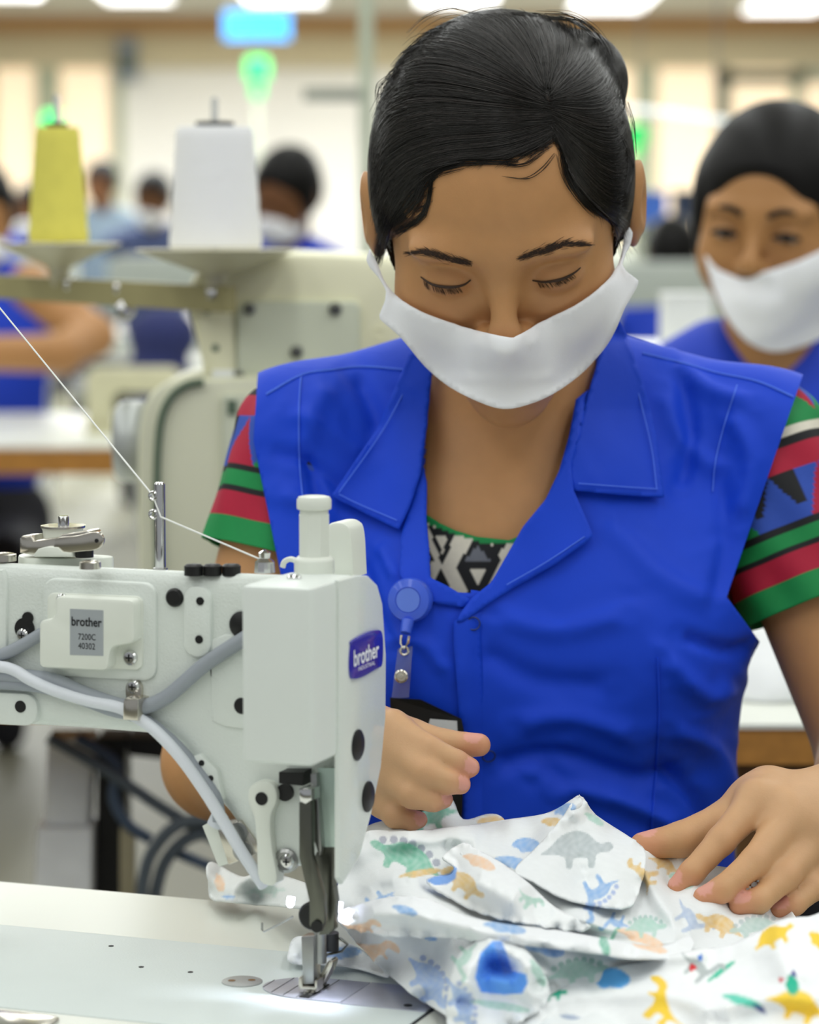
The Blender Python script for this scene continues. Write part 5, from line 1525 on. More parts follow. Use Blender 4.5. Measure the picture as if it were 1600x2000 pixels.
# piece of the same cloth left of and under the presser foot, and behind the lamp
cloth('fabric_under_foot', [(563, 1860), (570, 1836), (590, 1828), (640, 1836), (700, 1850), (760, 1905), (700, 1890), (640, 1882), (585, 1882), (562, 1872)],
      [(563, 1860, .006), (600, 1835, .014), (640, 1840, .012), (700, 1880, .004), (585, 1880, .002)], [([(570, 1850), (640, 1850), (700, 1860)], .004, 12)], printer('#eef1f4', [(BLOB, 670, 1862, 36, -10, 0, BL, None, .5)]), m_cloth, fab, 4)
cloth('fabric_far_end', [(404, 1690), (418, 1684), (450, 1702), (476, 1712), (500, 1705), (545, 1708), (600, 1725), (650, 1745), (640, 1775), (575, 1772), (450, 1760), (412, 1755), (406, 1720)],
      [(404, 1690, .022), (450, 1715, .018), (520, 1706, .028), (600, 1730, .03), (412, 1755, .004), (500, 1762, .004), (640, 1770, .02)], [([(440, 1750), (480, 1715), (540, 1708)], .006, 12), ([(420, 1690), (440, 1720), (470, 1740)], -.004, 9)],
      printer('#e9eceb', [(BLOB, 428, 1724, 18, 70, 0, OR, None, .8), (STEGO, 520, 1740, 40, 0, 0, '#cfe0da', None, .7), (BLOB, 446, 1752, 14, 0, 0, BL, None, .4)]), m_cloth, fab, 4)
# second, brighter fabric in the near right corner
YE, GB, SK = '#f6cf3a', '#12b490', '#5fb4f6'
fab2 = empty('bright_fabric', onz(1400, 1960, BED), 'bright white fabric with saturated yellow, green and blue dinosaurs in the near right corner', 'fabric')
nearp = printer('#f1f3f4', [(BLOB, 1188, 1912, 42, 0, 0, SK, 'solid', .75), (REX, 1292, 1968, 62, 30, 1, YE, 'solid', .9), (STEGO, 1512, 1830, 46, -28, 0, YE, 'solid', 1), (BLOB, 1598, 1838, 24, 40, 0, YE, 'solid', .8), (STEGO, 1560, 1966, 66, 20, 0, YE, 'solid', 1),
    (BLOB, 1546, 1924, 20, 70, 0, GB, 'solid', 1), (STEGO, 1078, 1940, 32, 0, 0, GB, 'solid', 1), (BLOB, 1448, 1955, 40, 14, 0, '#5fcfb6', 'solid', .35), (BLOB, 1408, 1898, 34, -38, 0, '#34c19c', 'solid', .22), (SAURO, 1362, 1892, 44, 40, 0, '#b4bcbc', 'solid', 1), (BLOB, 1130, 1998, 40, 20, 0, '#a9b6cc', 'solid', .4)],
    [([(1346, 1888), (1350, 1880), (1364, 1890), (1348, 1898)], '#d3242c', 1), ([(1363, 1868), (1372, 1862), (1372, 1876), (1364, 1876)], '#3f7fdc', 1), ([(1520, 1908), (1532, 1912), (1524, 1920)], '#d3242c', 1), ([(1544, 1906), (1550, 1893), (1558, 1908)], '#2a2f8c', 1),
     ([(1468, 1960), (1490, 1966), (1498, 1982), (1478, 1972)], '#2a3f8c', 1)])
cloth('fabric_body', [(1016, 2030), (1026, 1992), (1056, 1958), (1100, 1928), (1136, 1902), (1240, 1880), (1350, 1856), (1420, 1846), (1480, 1820), (1528, 1796), (1580, 1790), (1640, 1794), (1640, 2040)],
      [(1016, 2030, .010), (1030, 1990, .016), (1080, 1945, .02), (1136, 1902, .022), (1240, 1880, .029), (1350, 1856, .038), (1480, 1820, .048), (1528, 1796, .055), (1640, 1794, .06), (1640, 1900, .058), (1640, 2040, .05), (1400, 2040, .036), (1200, 2040, .022), (1300, 1950, .034), (1450, 1930, .042)],
      [([(1020, 1996), (1080, 1944), (1220, 1936), (1300, 1934), (1370, 1962), (1410, 2000)], .010, 22), ([(1080, 1930), (1200, 1924), (1320, 1918)], -.005, 10), ([(1390, 1985), (1440, 1955), (1540, 1946), (1620, 1960)], .009, 18), ([(1400, 1940), (1500, 1925), (1600, 1935)], -.006, 14),
       ([(1150, 1900), (1280, 1872), (1400, 1852)], .006, 16), ([(1330, 1920), (1400, 1890), (1500, 1860)], -.003, 18), ([(1540, 1800), (1520, 1860), (1560, 1920)], .005, 20)], nearp, mat('printed_cotton_bright', '#ffffff', .75, attr='col', var=.02, vscale=200), fab2, 4)

# ------------------------------------------------------------------ badge reel and card holder
m_reel = mat('blue_plastic', '#3f62dc', .3, var=.03, coat=.3)
reel = empty('badge_reel', at(800, 1172, 1.85), 'round blue retractable badge reel clipped to the vest', 'badge reel')
def vpt(x, y, off):
    h = cast(VBVH, x, y); return CAM + ray(x, y).normalized() * ((h[2] if h else 1.86) - off)
rn = Vector((-.25, -1, .12)).normalized()
rc = vpt(800, 1172, .012)
sc_ = 1.85 / F
R0 = 42 * sc_
Geo()._lathe([(R0 * .98, -.008), (R0 * 1.04, -.006), (R0 * 1.04, .001), (R0 * .98, .003), (R0 * .62, .0042), (R0 * .6, .0036), (.0001, .0036)], rc, rn, 40).build('reel_case', m_reel, reel)
Geo()._lathe([(R0 * .56, .0037), (R0 * .56, .0041), (.0001, .0041)], rc, rn, 32).build('reel_sticker', mat('pale_blue_sticker', '#5f7fe0', .4), reel)
strap_ = [vpt(x, y, o) for x, y, o in ((815, 1000, .014), (818, 1050, .015), (812, 1100, .016), (806, 1140, .014))]
nb = vpt(791, 1222, .012)
Geo().tube([vpt(797, 1212, .012), vpt(792, 1236, .012)], [.0042, .0034], 12).build('reel_neck', m_reel, reel)
wl = [vpt(x, y, .012) for x, y in ((784, 1240), (783, 1256), (789, 1268), (797, 1256), (799, 1242))]
Geo().tube(wl, .0009, 8).build('wire_clip', m_chrome, reel)
ring = vpt(790, 1271, .012); q2 = Vector((1, 0, 0)); q3 = Vector((0, 0, 1))
Geo().tube([ring + (q2 * math.cos(t) + q3 * math.sin(t)) * .0026 for t in np.linspace(0, 6.28, 18)[:-1]], .0009, 8, closed=True).build('ring', m_nickel, reel)
m_clear = mat('clear_vinyl', '#b8c4e4', .15, trans=.85, var=.01, alpha=1.0)
cs = [vpt(x, y, .010) for x, y in ((777, 1266), (806, 1262), (799, 1362), (765, 1364))]
g = Geo(); off_ = Vector((0, -.0008, 0))
g.add(cs + [p + off_ for p in cs], [(0, 1, 2, 3), (7, 6, 5, 4), (0, 4, 5, 1), (1, 5, 6, 2), (2, 6, 7, 3), (3, 7, 4, 0)])
g.build('vinyl_strap', m_clear, reel, 0)
sn = vpt(784, 1321, .0125)
Geo()._lathe([(.0044, 0), (.0044, .001), (.0034, .0016), (.003, .001), (.0016, .001), (.0013, .0018), (.0001, .0018)], sn, Vector((-.1, -1, .1)), 24).build('snap', m_nickel, reel)
badge = empty('id_badge', vpt(830, 1450, .008), 'black id card holder with a white card hanging behind the hand', 'id badge')
bp = [vpt(x, y, .009) for x, y in ((762, 1362), (822, 1366), (902, 1404), (908, 1436), (902, 1600), (770, 1590))]
g = Geo(); n = len(bp); off_ = Vector((0, -.002, 0))
g.add(bp + [p + off_ for p in bp], [tuple(range(n)), tuple(reversed(range(n, 2 * n)))] + [(i, (i + 1) % n, n + (i + 1) % n, n + i) for i in range(n)])
g.build('holder', m_black, badge, 0)
bp = [vpt(x, y, .0115) for x, y in ((840, 1404), (893, 1408), (894, 1432), (880, 1560), (800, 1560))]
n = len(bp); off_ = Vector((0, -.0006, 0)); g = Geo()
g.add(bp + [p + off_ for p in bp], [tuple(range(n)), tuple(reversed(range(n, 2 * n)))] + [(i, (i + 1) % n, n + (i + 1) % n, n + i) for i in range(n)])
g.build('card', mat('white_card', '#dfe2e4', .4), badge, 0)
# ================================================================== behind: second machine, thread stand, tables, people
m_cream = mat('cream_enamel', '#efeccb', .38, var=.02, vscale=8)
m_creamd = mat('olive_enamel', '#a29a6e', .45, var=.03)
m_panel = mat('grey_green_panel', '#ced2bc', .45, var=.02, vscale=8)
m_lower = mat('pale_enamel', '#e0e0c6', .42, var=.02, vscale=8)
m_gask = mat('dark_green_gasket', '#5d6f5c', .6)
def wprism(name, pts, Y0, Y1, m, parent, bev=.0, smooth=35):
    P = [(lambda q: (q.x, q.z))(at(x, y, Y0)) for x, y in pts]
    return Geo().prism(P, lambda a, b, d: Vector((a, d, b)), Y1, Y0, bev).build(name, m, parent, smooth)
def wlathe(name, px, py, Y, prof, m, parent, axis=(0, 0, 1), seg=32):
    return Geo()._lathe(prof, at(px, py, Y), Vector(axis).normalized(), seg).build(name, m, parent)
M2 = 2.72
m2 = empty('cream_sewing_machine', at(560, 1400, M2 + .1), 'large cream post-type sewing machine standing behind the woman on the left', 'sewing machine')
wprism('machine_head', smooth_line([(362, 590), (370, 552), (404, 512), (450, 495), (560, 490), (740, 500), (782, 520), (792, 560)], 4) + [(800, 900), (470, 900), (462, 760), (415, 740), (392, 700)], M2, M2 + .17, m_cream, m2, .012)
wprism('cover_panel', rrect(462, 588, 704, 905, 18), M2 - .012, M2, m_panel, m2, .003)
wprism('side_panel', [(378, 605), (456, 600), (462, 728), (398, 728)], M2 - .008, M2, m_creamd if False else m_cream, m2, .003)
wprism('lower_housing', smooth_line([(272, 1180), (268, 960), (272, 830), (295, 768), (345, 744), (460, 738)], 5) + [(640, 738), (640, 1340), (272, 1340)], M2 - .05, M2 + .2, m_lower, m2, .008)
wprism('housing_panel', rrect(432, 770, 560, 1260, 10), M2 - .056, M2 - .05, m_panel, m2, .002)
Geo().tube([at(x, y, M2 - .055) for x, y in smooth_line([(398, 746), (365, 752), (335, 775), (316, 815), (308, 880), (306, 980), (310, 1100), (312, 1250)], 5)], .0035, 8).build('gasket', m_gask, m2)
hwm = wlathe('hand_wheel', 232, 862, M2 + .02, [(.03, -.004), (.036, 0), (.039, .006), (.039, .022), (.035, .028), (.03, .03)], mat('wheel_grey', '#b9bdbb', .35, .3), m2, (1, 0, 0))
for (x, y, r) in ((487, 603, .0055), (655, 603, .006), (579, 687, .006), (466, 735, .0055), (456, 795, .006), (455, 905, .005)):
    wlathe('screw', x, y, M2 - .012, [(r, 0), (r, .003), (r * .6, .004), (.0001, .004)], m_dsteel, m2, (0, -1, 0), 16)
for (x, y) in ((405, 606), (421, 680)): wlathe('screw_hole', x, y, M2 - .008, [(.0035, 0), (.0035, .001), (.0001, .001)], m_gask, m2, (0, -1, 0), 12)
wlathe('embossed_ring', 742, 652, M2, [(.007, 0), (.007, .0015), (.0045, .0015), (.0045, .0003), (.0001, .0003)], m_cream, m2, (0, -1, 0), 16)
wprism('pull_tab', [(414, 724), (456, 724), (456, 740), (414, 740)], M2 - .03, M2, m_white_metal, m2, .001)
wprism('slot', [(444, 782), (462, 782), (462, 810), (444, 810)], M2 - .058, M2 - .055, m_gask, m2)
# thread stand: bar, dishes, pins
st = empty('thread_stand', at(437, 575, M2 - .03), 'olive thread stand bar carrying two shallow spool dishes', 'thread stand')
P0, P1 = at(-70, 556, 3.0), at(452, 585, 2.66)
ax = (P1 - P0).normalized(); pr = Vector((0, 0, 1)).cross(ax).normalized(); upv = ax.cross(pr)
cen = (P0 + P1) / 2
Geo().box(cen, ((P1 - P0).length, .012, .024), Matrix((ax, pr, upv)).transposed()).build('bar', m_creamd, st, 0)
def bar_at(px):
    t = (px - (-70)) / 522.; return P0.lerp(P1, t)
m_dish = mat('dish_zinc', '#c9c4aa', .4, .1)
for (px, py, ppx) in ((130, 478, .062), (437, 490, .074)):
    b = bar_at(px + (0 if px < 200 else -12)); Yd = b.y
    c = at(px, py, Yd)
    c = Vector((b.x, b.y, c.z))
    Geo()._lathe([(.005, b.z - c.z), (.009, b.z - c.z + .012), (.012, -.022), (ppx * .55, -.011), (ppx * .98, .0), (ppx, .001), (ppx * .97, .0018), (ppx * .5, -.004), (.004, -.006)], c, Vector((0, 0, 1)), 48).build('dish', m_dish, st)
    topy = 185 if px < 200 else 190
    Geo()._lathe([(.0032, -.006), (.0032, at(px, topy, Yd).z - c.z - .002), (.0018, at(px, topy, Yd).z - c.z), (.0001, at(px, topy, Yd).z - c.z)], c, Vector((0, 0, 1)), 12).build('pin', m_steel, st)
    name, mm, lab_ = ('thread_cone', mat('yellow_thread', '#e8df68', .75, var=.05, vscale=80, bump=.3, bscale=40, bstretch=(.2, .2, 8)), 'yellow cone of sewing thread on the left dish') if px < 200 else ('thread_cone', mat('white_thread_cone', '#ffffff', .75, var=.02, vscale=80, bump=.3, bscale=40, bstretch=(.2, .2, 8)), 'large white cone of sewing thread on the right dish')
    x0b, x1b, x0t, x1t, yb, yt = (70, 187, 92, 176, 474, 248) if px < 200 else (338, 518, 367, 515, 490, 247)
    rb = (x1b - x0b) / 2 / F * Yd; rt_ = (x1t - x0t) / 2 / F * Yd
    zb = c.z + .0022; ztp = at(px, yt, Yd).z
    H_ = ztp - zb
    e_ = empty(name, (c.x, c.y, zb), lab_, 'thread cone', 'cones of sewing thread')
    prof = [(.006, 0), (rb * .96, 0), (rb, .002)]
    for k in range(1, 12): prof.append((rb + (rt_ - rb) * k / 12 + (.0006 if k % 2 else 0), H_ * k / 12))
    prof += [(rt_, H_ - .003), (rt_ * .97, H_ - .0005), (rt_ * .5, H_), (.006, H_)]
    Geo()._lathe(prof, (c.x, c.y, zb), Vector((0, 0, 1)), 48).build('wound_thread', mm, e_)
    Geo()._lathe([(.0045, .001), (rt_ * .5, H_ - .001), (rt_ * .5, H_ + .004), (rt_ * .42, H_ + .0045), (.0045, H_ + .0045)], (c.x, c.y, zb), Vector((0, 0, 1)), 32).build('cone_core', m_black, e_)
for (x, y, r) in ((245, 606, .0095), (234, 563, .006), (137, 555, .0065), (415, 572, .006)):
    b = bar_at(x); c = at(x, y, b.y - .012)
    Geo()._lathe([(.002, -.004), (r, .0), (r, .004), (r * .6, .0065), (.0001, .007)], c, Vector((0, -1, 0)), 20).build('bolt', m_chrome, st)

def work_table(name, x0, x1, y0, y1, z, label, parent=None, legs=True, skirt=.10, core=.035):
    e_ = empty(name, ((x0 + x1) / 2, (y0 + y1) / 2, 0), label, 'table')
    slab('tabletop', x0, x1, y0, y1, z - .004, z, m_ttop, e_)
    slab('table_core', x0 + .002, x1 - .002, y0 + .002, y1 - .002, z - core, z - .004, m_wood, e_)
    if skirt: slab('apron', x0 + .03, x1 - .03, y0 + .03, y0 + .05, z - .035 - skirt, z - .035, mat('brown_apron', '#6b4a26', .6, var=.1), e_)
    if legs:
        for xx in (x0 + .06, x1 - .06):
            for yy in (y0 + .06, y1 - .06):
                slab('leg', xx - .02, xx + .02, yy - .02, yy + .02, 0, z - .035, m_white_metal, e_)
    return e_
dR = onz(1500, 1415, BED).y
work_table('work_table', at(1385, 1000, dR).x, 1.0, dR, dR + .5, BED, 'white work table with a brown wooden edge beside the woman on the right')
work_table('work_table', -.75, .17, 2.665, 3.2, BED, 'white work table under the cream machine', skirt=.0)
dL0, dL1 = onz(100, 872, BED).y, onz(100, 806, BED).y
work_table('work_table', -1.6, -.2, dL0, dL1, BED, 'white work table with an orange wooden edge at far left', skirt=0, core=.055)
# white bundle on the right table
bun = [ell(at(1530, 1330, 2.62), (.07, .06, .035), None, .02), ell(at(1510, 1300, 2.64), (.04, .05, .04), None, .02), ell(at(1580, 1310, 2.66), (.06, .06, .05), None, .03), ell(at(1490, 1360, 2.6), (.03, .04, .012), None, .02)]
bv2, bq2 = sd_mesh(bun, (.24, 2.5, .775), (.5, 2.8, .95), .006)
bv2[:, 2] = np.maximum(bv2[:, 2], BED + .001)
tag(mesh_obj('white_cloth_bundle', bv2, bq2, mat('white_cotton', '#f0f2f2', .8, bump=.4, bscale=40)), 'crumpled white cloth lying on the right work table', 'cloth')
# stuff under the second table seen through the arm opening
le = empty('machine_stand', (at(120, 1700, 2.8).x, 2.8, 0), 'white telescopic machine stand leg with dark post below the arm', 'machine stand')
wprism('stand_leg', [(92, 1442), (182, 1442), (172, 1612), (88, 1612)], 2.8, 2.85, m_white_metal, le, .003)
wprism('stand_foot', [(72, 1618), (180, 1618), (165, 2880), (20, 2880)], 2.79, 2.86, m_white_metal, le, .003)
wprism('dark_post', [(190, 1442), (245, 1442), (250, 2900), (180, 2900)], 2.82, 2.88, m_black, le)
wprism('motor_box', [(250, 1442), (430, 1442), (430, 1495), (250, 1475)], 2.82, 2.98, m_black, le)
wprism('post_plate', [(234, 1618), (262, 1618), (262, 2900), (234, 2900)], 2.77, 2.79, mat('tan_metal', '#a39a7c', .5), le)
m_hose = mat('grey_blue_hose', '#565f66', .5)
hs = empty('air_hose', at(300, 1560, 2.55), 'grey air hoses looping under the cream machine table', 'hose')
def hose(pts, Y, r, m=m_hose): Geo().tube([at(x, y, Y) for x, y in smooth_line(pts, 6)], r, 10).build('hose', m, hs)
hose([(95, 1440), (130, 1460), (200, 1500), (260, 1540), (320, 1580), (420, 1640)], 2.76, .0058)
hose([(150, 1440), (225, 1490), (222, 1560), (250, 1610), (295, 1640)], 2.77, .0058, mat('blue_hose', '#47566a', .5))
hose([(430, 1600), (350, 1610), (300, 1660), (280, 1720), (275, 1800)], 2.75, .0065)
hose([(430, 1625), (370, 1635), (325, 1680), (305, 1740), (300, 1800)], 2.76, .0065)
hose([(345, 1665), (380, 1680), (430, 1700)], 2.77, .0055, MATS['blue_hose'])

# ------------------------------------------------------------------ people behind
m_blue_bg = mat('blue_vest_cloth', '#123fcb', .6, var=.06, vscale=10)
m_hair2 = mat('dark_hair', '#0d0b0a', .5, var=.2, spec=.25)
m_skin2 = mat('tan_skin', '#b3814f', .5, var=.03)
m_skin3 = mat('brown_skin', '#7d5334', .5, var=.03)
def bg_person(px, py, Y, tilt, roll, yaw, label, res=.008, skin=m_skin2, arms=(), sh=(.19, -.17), lean=.05, vest_m=None, mask=True, turned=False, head=True, lower=.45):
    o = at(px, py, Y)
    Hh, Mm = head_frame(o, tilt, roll, yaw)
    if turned:
        Mm = Mm @ np.diag((1, -1, 1)); oo = np.array(o); Hh = lambda *p: oo + Mm @ np.array(p, float)
    p_ = empty('person', (o.x, Y + lean, 0), label, 'person')
    ox, oz = o.x, o.z
    Yb = Y + lean
    tors = [ell((ox, Yb, oz - .32), (.16, .10, .20), None, .04), ell((ox, Yb, oz - .52), (.15, .11, .22), None, .05),
            cap((ox - .05, Yb, oz - .15), (ox - sh[0], Yb, oz + sh[1] - .03), .055, .055, .04), cap((ox + .05, Yb, oz - .15), (ox + sh[0], Yb, oz + sh[1] - .03), .055, .055, .04)]
    skin_p = (head_prims(Hh, Mm, True, True) if head else []) + [cap(Hh(0, -.03, -.05), (ox, Yb, oz - .17), .05, .055, .02)]
    for a in arms:
        pts = [np.array(at(*q[:3])) for q in a]
        for i in range(len(pts) - 1):
            skin_p.append(cap(pts[i], pts[i + 1], a[i][3], a[i + 1][3], .015))
    allp = np.array([f_ for f_ in [o]])
    ext = .32
    lo_ = np.array(o) + (-ext - .1, -.3, -.55); hi_ = np.array(o) + (ext + .1, .35, .2)
    if arms:
        A = np.array([tuple(at(*q[:3])) for a in arms for q in a]); lo_ = np.minimum(lo_, A.min(0) - .08); hi_ = np.maximum(hi_, A.max(0) + .08)
    V_, Q_ = sd_mesh(skin_p, lo_, hi_, res); mesh_obj('body', relax(V_, Q_, 1), Q_, skin, p_)
    tb = bvh_of(V_, Q_)
    V2, Q2 = sd_mesh(tors, np.array((ox - .4, Yb - .25, max(oz - .8, .3))), np.array((ox + .4, Yb + .25, oz + .05)), res * 1.2)
    V2 = relax(V2, Q2, 1); mesh_obj('vest', V2, Q2, vest_m or m_blue_bg, p_)
    if head:
        e_ = lambda c, r, k=.02, op='u': ell(Hh(*c), r, Mm, k, op)
        hp = [e_((0, -.008, .05), (.084, .102, .09)), e_((0, -.05, .0), (.078, .062, .075), .03), e_((-.068, .012, .015), (.018, .036, .055), .02), e_((.068, .012, .015), (.018, .036, .055), .02), e_((0, .1, -.008), (.063, .05, .08), .012, 's')]
        V3, Q3 = sd_mesh(hp, np.array(o) - .18, np.array(o) + .18, res); mesh_obj('hair', relax(V3, Q3, 2), Q3, m_hair2, p_)
        if mask and not turned:
            mp_ = [e_((0, .04, -.062), (.066, .074, .05), .01), e_((0, .1, -.035), (.022, .018, .02), .02), e_((0, .0, .05), (.2, .2, .072), .006, 's'), e_((0, -.13, -.06), (.2, .14, .2), .01, 's')]
            V4, Q4 = sd_mesh(mp_, np.array(o) - .2, np.array(o) + .2, res * .7); mesh_obj('face_mask', relax(V4, Q4, 2), Q4, m_mask, p_)
    # seat: legs below
    if lower: 
        lg = [cap((ox - .08, Yb, lower), (ox - .09, Yb - .36, lower), .075, .06, .03), cap((ox + .08, Yb, lower), (ox + .09, Yb - .36, lower), .075, .06, .03), ell((ox, Yb, lower + .06), (.16, .12, .12), None, .04),
              cap((ox - .09, Yb - .36, lower), (ox - .09, Yb - .34, .04), .055, .045, .02), cap((ox + .09, Yb - .36, lower), (ox + .09, Yb - .34, .04), .055, .045, .02)]
        V5, Q5 = sd_mesh(lg, (ox - .3, Yb - .5, -.01), (ox + .3, Yb + .2, lower + .25), .016); mesh_obj('trousers', V5, Q5, MATS['black_trousers'], p_)
    return p_, Hh, Mm, tb
w2, H2, M2h, W2B = bg_person(1512, 452, 3.12, 8, -2, 20, 'person in a blue vest and white face mask glancing sideways on the right', .0042, sh=(.17, -.19), lean=.08, mask=False)
patch('face_mask', smooth_line([(1376, 498), (1400, 524), (1436, 540), (1460, 545), (1500, 530), (1560, 510), (1650, 478), (1660, 560), (1648, 625), (1595, 666), (1530, 686), (1482, 680), (1442, 650), (1404, 590)], 3, True), W2B, .008, .0012, m_mask, w2, 8, None, None, 3.05, None, 10, .001, 20)
for s in (-1, 1):
    c = H2(s * .0325, .0815, .0045)
    Ms = Matrix(M2h.tolist()).to_3x3()
    def eyeball(rx, ry, rz, cx, cy, name, m):
        g = Geo(); rings = []
        for i in range(1, 12):
            t = math.pi * i / 12
            rings.append([Vector(c) + Ms @ Vector((cx + rx * math.sin(t) * math.cos(p), cy + ry * math.sin(t) * math.sin(p), rz * math.cos(t))) for p in np.linspace(0, 6.283, 21)[:-1]])
        g.ring_loft(rings).build(name, m, w2)
    eyeball(.0125, .0075, .0048, 0, 0, 'eye_white', mat('eye_white', '#8d8078', .3))
    eyeball(.0068, .0086, .0049, .001, .0006, 'iris', mat('dark_iris', '#120c09', .15))
    br = [H2(s * .014, .0925, .028), H2(s * .03, .092, .034), H2(s * .05, .079, .03)]
    Geo().tube([tuple(p) for p in smooth_line(br, 5)], [.0032] * 6 + [.0026] * 4 + [.001], 8).build('eyebrow', m_hair2, w2)
    ld_ = [H2(s * .019, .088, .006), H2(s * .033, .0905, .0095), H2(s * .047, .083, .0055)]
    Geo().tube([tuple(p) for p in smooth_line(ld_, 5)], [.0024] * 11, 8).build('lash_line', m_hair2, w2)
bg_person(-40, 425, 6.95, 15, 0, -10, 'person in a blue vest at the far left with a bent bare arm', .012, arms=[[(60, 560, 6.75, .055), (182, 655, 6.6, .05), (120, 690, 6.45, .045), (-30, 690, 6.3, .04)]], mask=True, lean=.05)
bg_person(560, 385, 7.6, 25, 0, 25, 'person with black hair and a white mask behind the white thread cone', .012, skin=m_skin3, sh=(.17, -.18))
bg_person(300, 392, 13.0, 20, 0, 10, 'small blurred person between the two thread cones', .018, skin=m_skin3, vest_m=mat('grey_blue_shirt', '#4d5a86', .7))
bg_person(198, 362, 15.0, 20, 0, 15, 'tiny blurred person just right of the yellow cone', .02, skin=m_skin3, vest_m=mat('slate_shirt', '#6f7f8c', .7), mask=False)
bg_person(62, 412, 14.0, 20, 0, 15, 'tiny blurred person just left of the yellow cone', .02, skin=m_skin3)
bg_person(1312, 500, 9.5, 10, 0, 0, "blurred person in blue seen from behind between the two women's heads", .014, skin=m_skin3, turned=True, sh=(.17, -.18))

# ------------------------------------------------------------------ far clutter
def pole(name, px, Y, r, z0, z1, m, label):
    x = at(px, 450, Y).x
    e_ = empty(name, (x, Y, z0), label, 'pole')
    Geo().cyl((x, Y, z0), (x, Y, z1), r, seg=16).build('post', m, e_)
    Geo()._lathe([(r * 2.2, 0), (r * 2.2, .01), (r, .012)], (x, Y, z0), Vector((0, 0, 1)), 16).build('base_flange', m, e_)
    return e_
m_pole = mat('pale_green_paint', '#c3ccb8', .5)
pl = pole('ceiling_pole', 716, 7.0, .017, 0, CEIL, m_pole, 'pale green vertical pole left of the main woman')
Geo().box((at(655, 185, 7.0).x, 7.0, at(655, 185, 7.0).z), (.15, .03, .03)).build('bracket', mat('grey_bracket', '#9a9f95', .5), pl, 0)
m_sblue = mat('sign_blue', '#39a0ec', .4, emit='#2f9df0', estr=.75)
sg = empty('hanging_sign', at(500, 75, 18.0), 'blue lit sign hanging from the ceiling', 'sign')
q = at(502, 50, 18.0)
Geo().box(q, (.40, .06, .17)).build('sign_face', m_sblue, sg, 0)
for dx in (-.15, .15): Geo().cyl((q.x + dx, q.y, q.z + .08), (q.x + dx, q.y, CEIL), .006, seg=8).build('rod', m_steel, sg)
m_green = mat('green_glow', '#30e070', .4, emit='#28dc6a', estr=.9)
def signal(px, py, py2, Y, label, r):
    c = at(px, py, Y); c2 = at(px, py2, Y)
    e_ = empty('signal_lamp', (c.x, Y, 0), label, 'signal lamp')
    for c_, rr in ((c, r), (c2, r * .5)):
        Geo()._lathe([(rr * .7, -rr), (rr, -rr * .7), (rr, rr * .7), (rr * .7, rr), (.0001, rr)], c_, Vector((0, 0, 1)), 20).build('lens', m_green, e_)
    Geo().cyl((c.x, Y, 0), (c.x, Y, c2.z - r * .7), .012, seg=8).build('post', m_pole, e_)
signal(503, 136, 178, 17.0, 'green signal lamp glowing below the blue sign', .068)
signal(103, 240, 262, 17.0, 'green signal lamp glowing behind the yellow cone', .06)
signal(1243, 265, 300, 12.0, "green signal lamp right of the main woman's head", .045)
q = at(250, 118, FW - .15)
sp2 = empty('wall_fan', q, 'grey fan box mounted on the far wall', 'fan')
Geo().box(q, (.16, .2, .34)).build('fan_housing', mat('fan_grey', '#8e96a0', .5), sp2, 0)
Geo()._lathe([(.08, 0), (.08, .02), (.03, .04), (.0001, .04)], Vector((q.x, q.y - .1, q.z - .02)), Vector((0, -1, 0)), 20).build('fan_hub', mat('fan_dark', '#4f5c56', .5), sp2)
ht = empty('hanging_tube_lamp', at(1320, 225, 9.0), 'slim white hanging tube lamp in front of the right window', 'lamp')
Geo().tube([at(1225, 212, 9.0), at(1420, 238, 8.2)], .012, 12).build('tube', mat('tube_white', '#f4f8f8', .4, emit='#f2fbff', estr=.45), ht)
for x, y, Y in ((1250, 215, 8.9), (1400, 235, 8.28)):
    c = at(x, y, Y); Geo().cyl((c.x, c.y, c.z + .017), (c.x, c.y, CEIL), .003, seg=6).build('cord', m_steel, ht)
def far_machine(px, py, Y, s, label, m, flip=1, wood=True, own=True):
    """a machine on its own small table; (px,py) = middle of the bed front"""
    x = at(px, 450, Y).x; z = BED
    e_ = empty('far_sewing_machine', (x, Y, z), label, 'sewing machine', 'sewing machines in the rows behind')
    Geo().box((x, Y, z + .02 * s), (.48 * s, .18 * s, .04 * s)).build('bed', m, e_, 0)
    prof = [(-.24, .04), (-.24, .30), (-.2, .33), (.18, .33), (.22, .30), (.22, .13), (.15, .13), (.13, .2), (-.08, .21), (-.11, .17), (-.11, .04)]
    P = [(x + flip * a * s, z + b * s) for a, b in prof]
    Geo().prism(P, lambda a, b, d: Vector((a, d, b)), Y + .06 * s, Y - .06 * s, .012 * s).build('arm', m, e_)
    Geo()._lathe([(.06 * s, 0), (.065 * s, .01), (.065 * s, .03), (.03 * s, .035), (.0001, .035)], (x - flip * .24 * s, Y, z + .22 * s), Vector((-flip, 0, 0)), 20).build('hand_wheel', m_steel, e_)
    if not own: return
    t_ = empty('far_table', (x, Y, 0), label.replace('sewing machine', 'table under the sewing machine'), 'table', 'tables in the rows behind')
    slab('tabletop', x - .55, x + .55, Y - .28, Y + .28, z - .035, z, m_ttop, t_)
    for dx in (-.48, .48): slab('leg', x + dx - .02, x + dx + .02, Y - .2, Y + .2, 0, z - .035, m_white_metal, t_)
m_fm1 = mat('far_white', '#dcdfd4', .5); m_fm2 = mat('far_cream', '#cfcbaa', .5); m_fm3 = mat('far_grey', '#b9c0b8', .5)
far_machine(262, 0, 6.0, .42, 'small blurred cream sewing machine on the far left table', m_fm2, own=False)
far_machine(640, 0, 9.5, 1, 'blurred white sewing machine right of the white cone', m_fm1)
far_machine(330, 0, 10.5, 1, 'blurred grey sewing machine between the cones', m_fm3, -1)
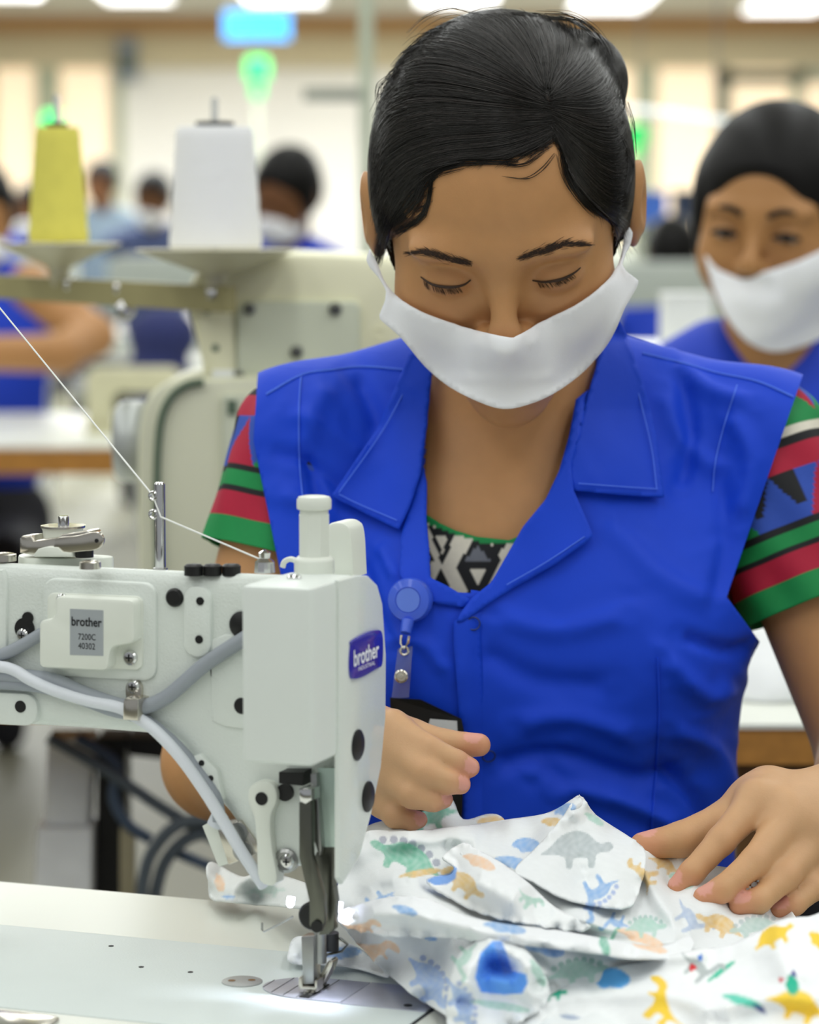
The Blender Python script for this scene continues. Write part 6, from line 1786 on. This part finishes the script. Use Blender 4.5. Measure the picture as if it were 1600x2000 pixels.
far_machine(40, 0, 11.5, 1, 'blurred white sewing machine at the left edge behind the yellow cone', m_fm1)
far_machine(1300, 0, 8.4, 1, 'blurred grey sewing machine in front of the person in blue', m_fm3, -1)
far_machine(1420, 0, 12.5, 1, 'blurred white sewing machine far behind the right woman', m_fm1)
far_machine(1190, 0, 14.0, 1, 'blurred white sewing machine far behind the main woman', m_fm1, -1)
# folded navy cloth on the cream machine's neighbour, white carton on the right
q = at(318, 655, 6.3)
nv_ = [ell(q, (.075, .09, .06), None, .02), ell(q + Vector((-.01, 0, -.08)), (.07, .09, .06), None, .02), ell(q + Vector((.02, 0, -.14)), (.08, .1, .06), None, .02)]
V_, Q_ = sd_mesh(nv_, np.array(q) - (.14, .18, .24), np.array(q) + (.14, .18, .12), .01)
V_[:, 2] = np.maximum(V_[:, 2], BED + .001)
tag(mesh_obj('navy_cloth_pile', V_, Q_, mat('navy_cloth', '#2a3163', .85, bump=.3, bscale=30)), 'folded navy cloth piled on the far left table', 'cloth')
cb = empty('white_carton', at(1345, 660, 4.2), 'white carton standing left of the right woman', 'carton')
c0 = at(1300, 578, 4.2); c1 = at(1390, 690, 4.2)
Geo().box(((c0.x + c1.x) / 2, 4.25, (c0.z + c1.z) / 2), (c1.x - c0.x, .1, c0.z - c1.z)).build('carton_body', m_white_metal, cb, 0)
Geo().box(((c0.x + c1.x) / 2, 4.25, c0.z + .001), (c1.x - c0.x + .004, .104, .004)).build('carton_lid', m_white_metal, cb, 0)
work_table('work_table', c0.x - .15, c1.x + .5, 4.1, 4.7, c1.z, 'pale table carrying the white carton', skirt=0)
for (px, py, w, h, Y, cc, lb) in ((1262, 408, .14, .10, 10.5, '#4f7fe0', 'blurred blue bin left of the right woman'), (1345, 405, .1, .09, 10.0, '#2c3a52', 'blurred dark blue bin near the right woman')):
    c = at(px, py, Y)
    e_ = empty('storage_bin', (c.x, Y, 0), lb, 'bin')
    Geo().box(c, (w, .12, h)).build('bin_body', mat(lb[8:17], cc, .5), e_, 0)
    Geo().box(c + Vector((0, 0, h / 2 + .006)), (w + .012, .132, .012)).build('bin_rim', mat(lb[8:17], cc, .5), e_, 0)
    Geo().cyl((c.x, Y, 0), (c.x, Y, c.z - h / 2), .02, seg=10).build('stand', m_pole, e_)
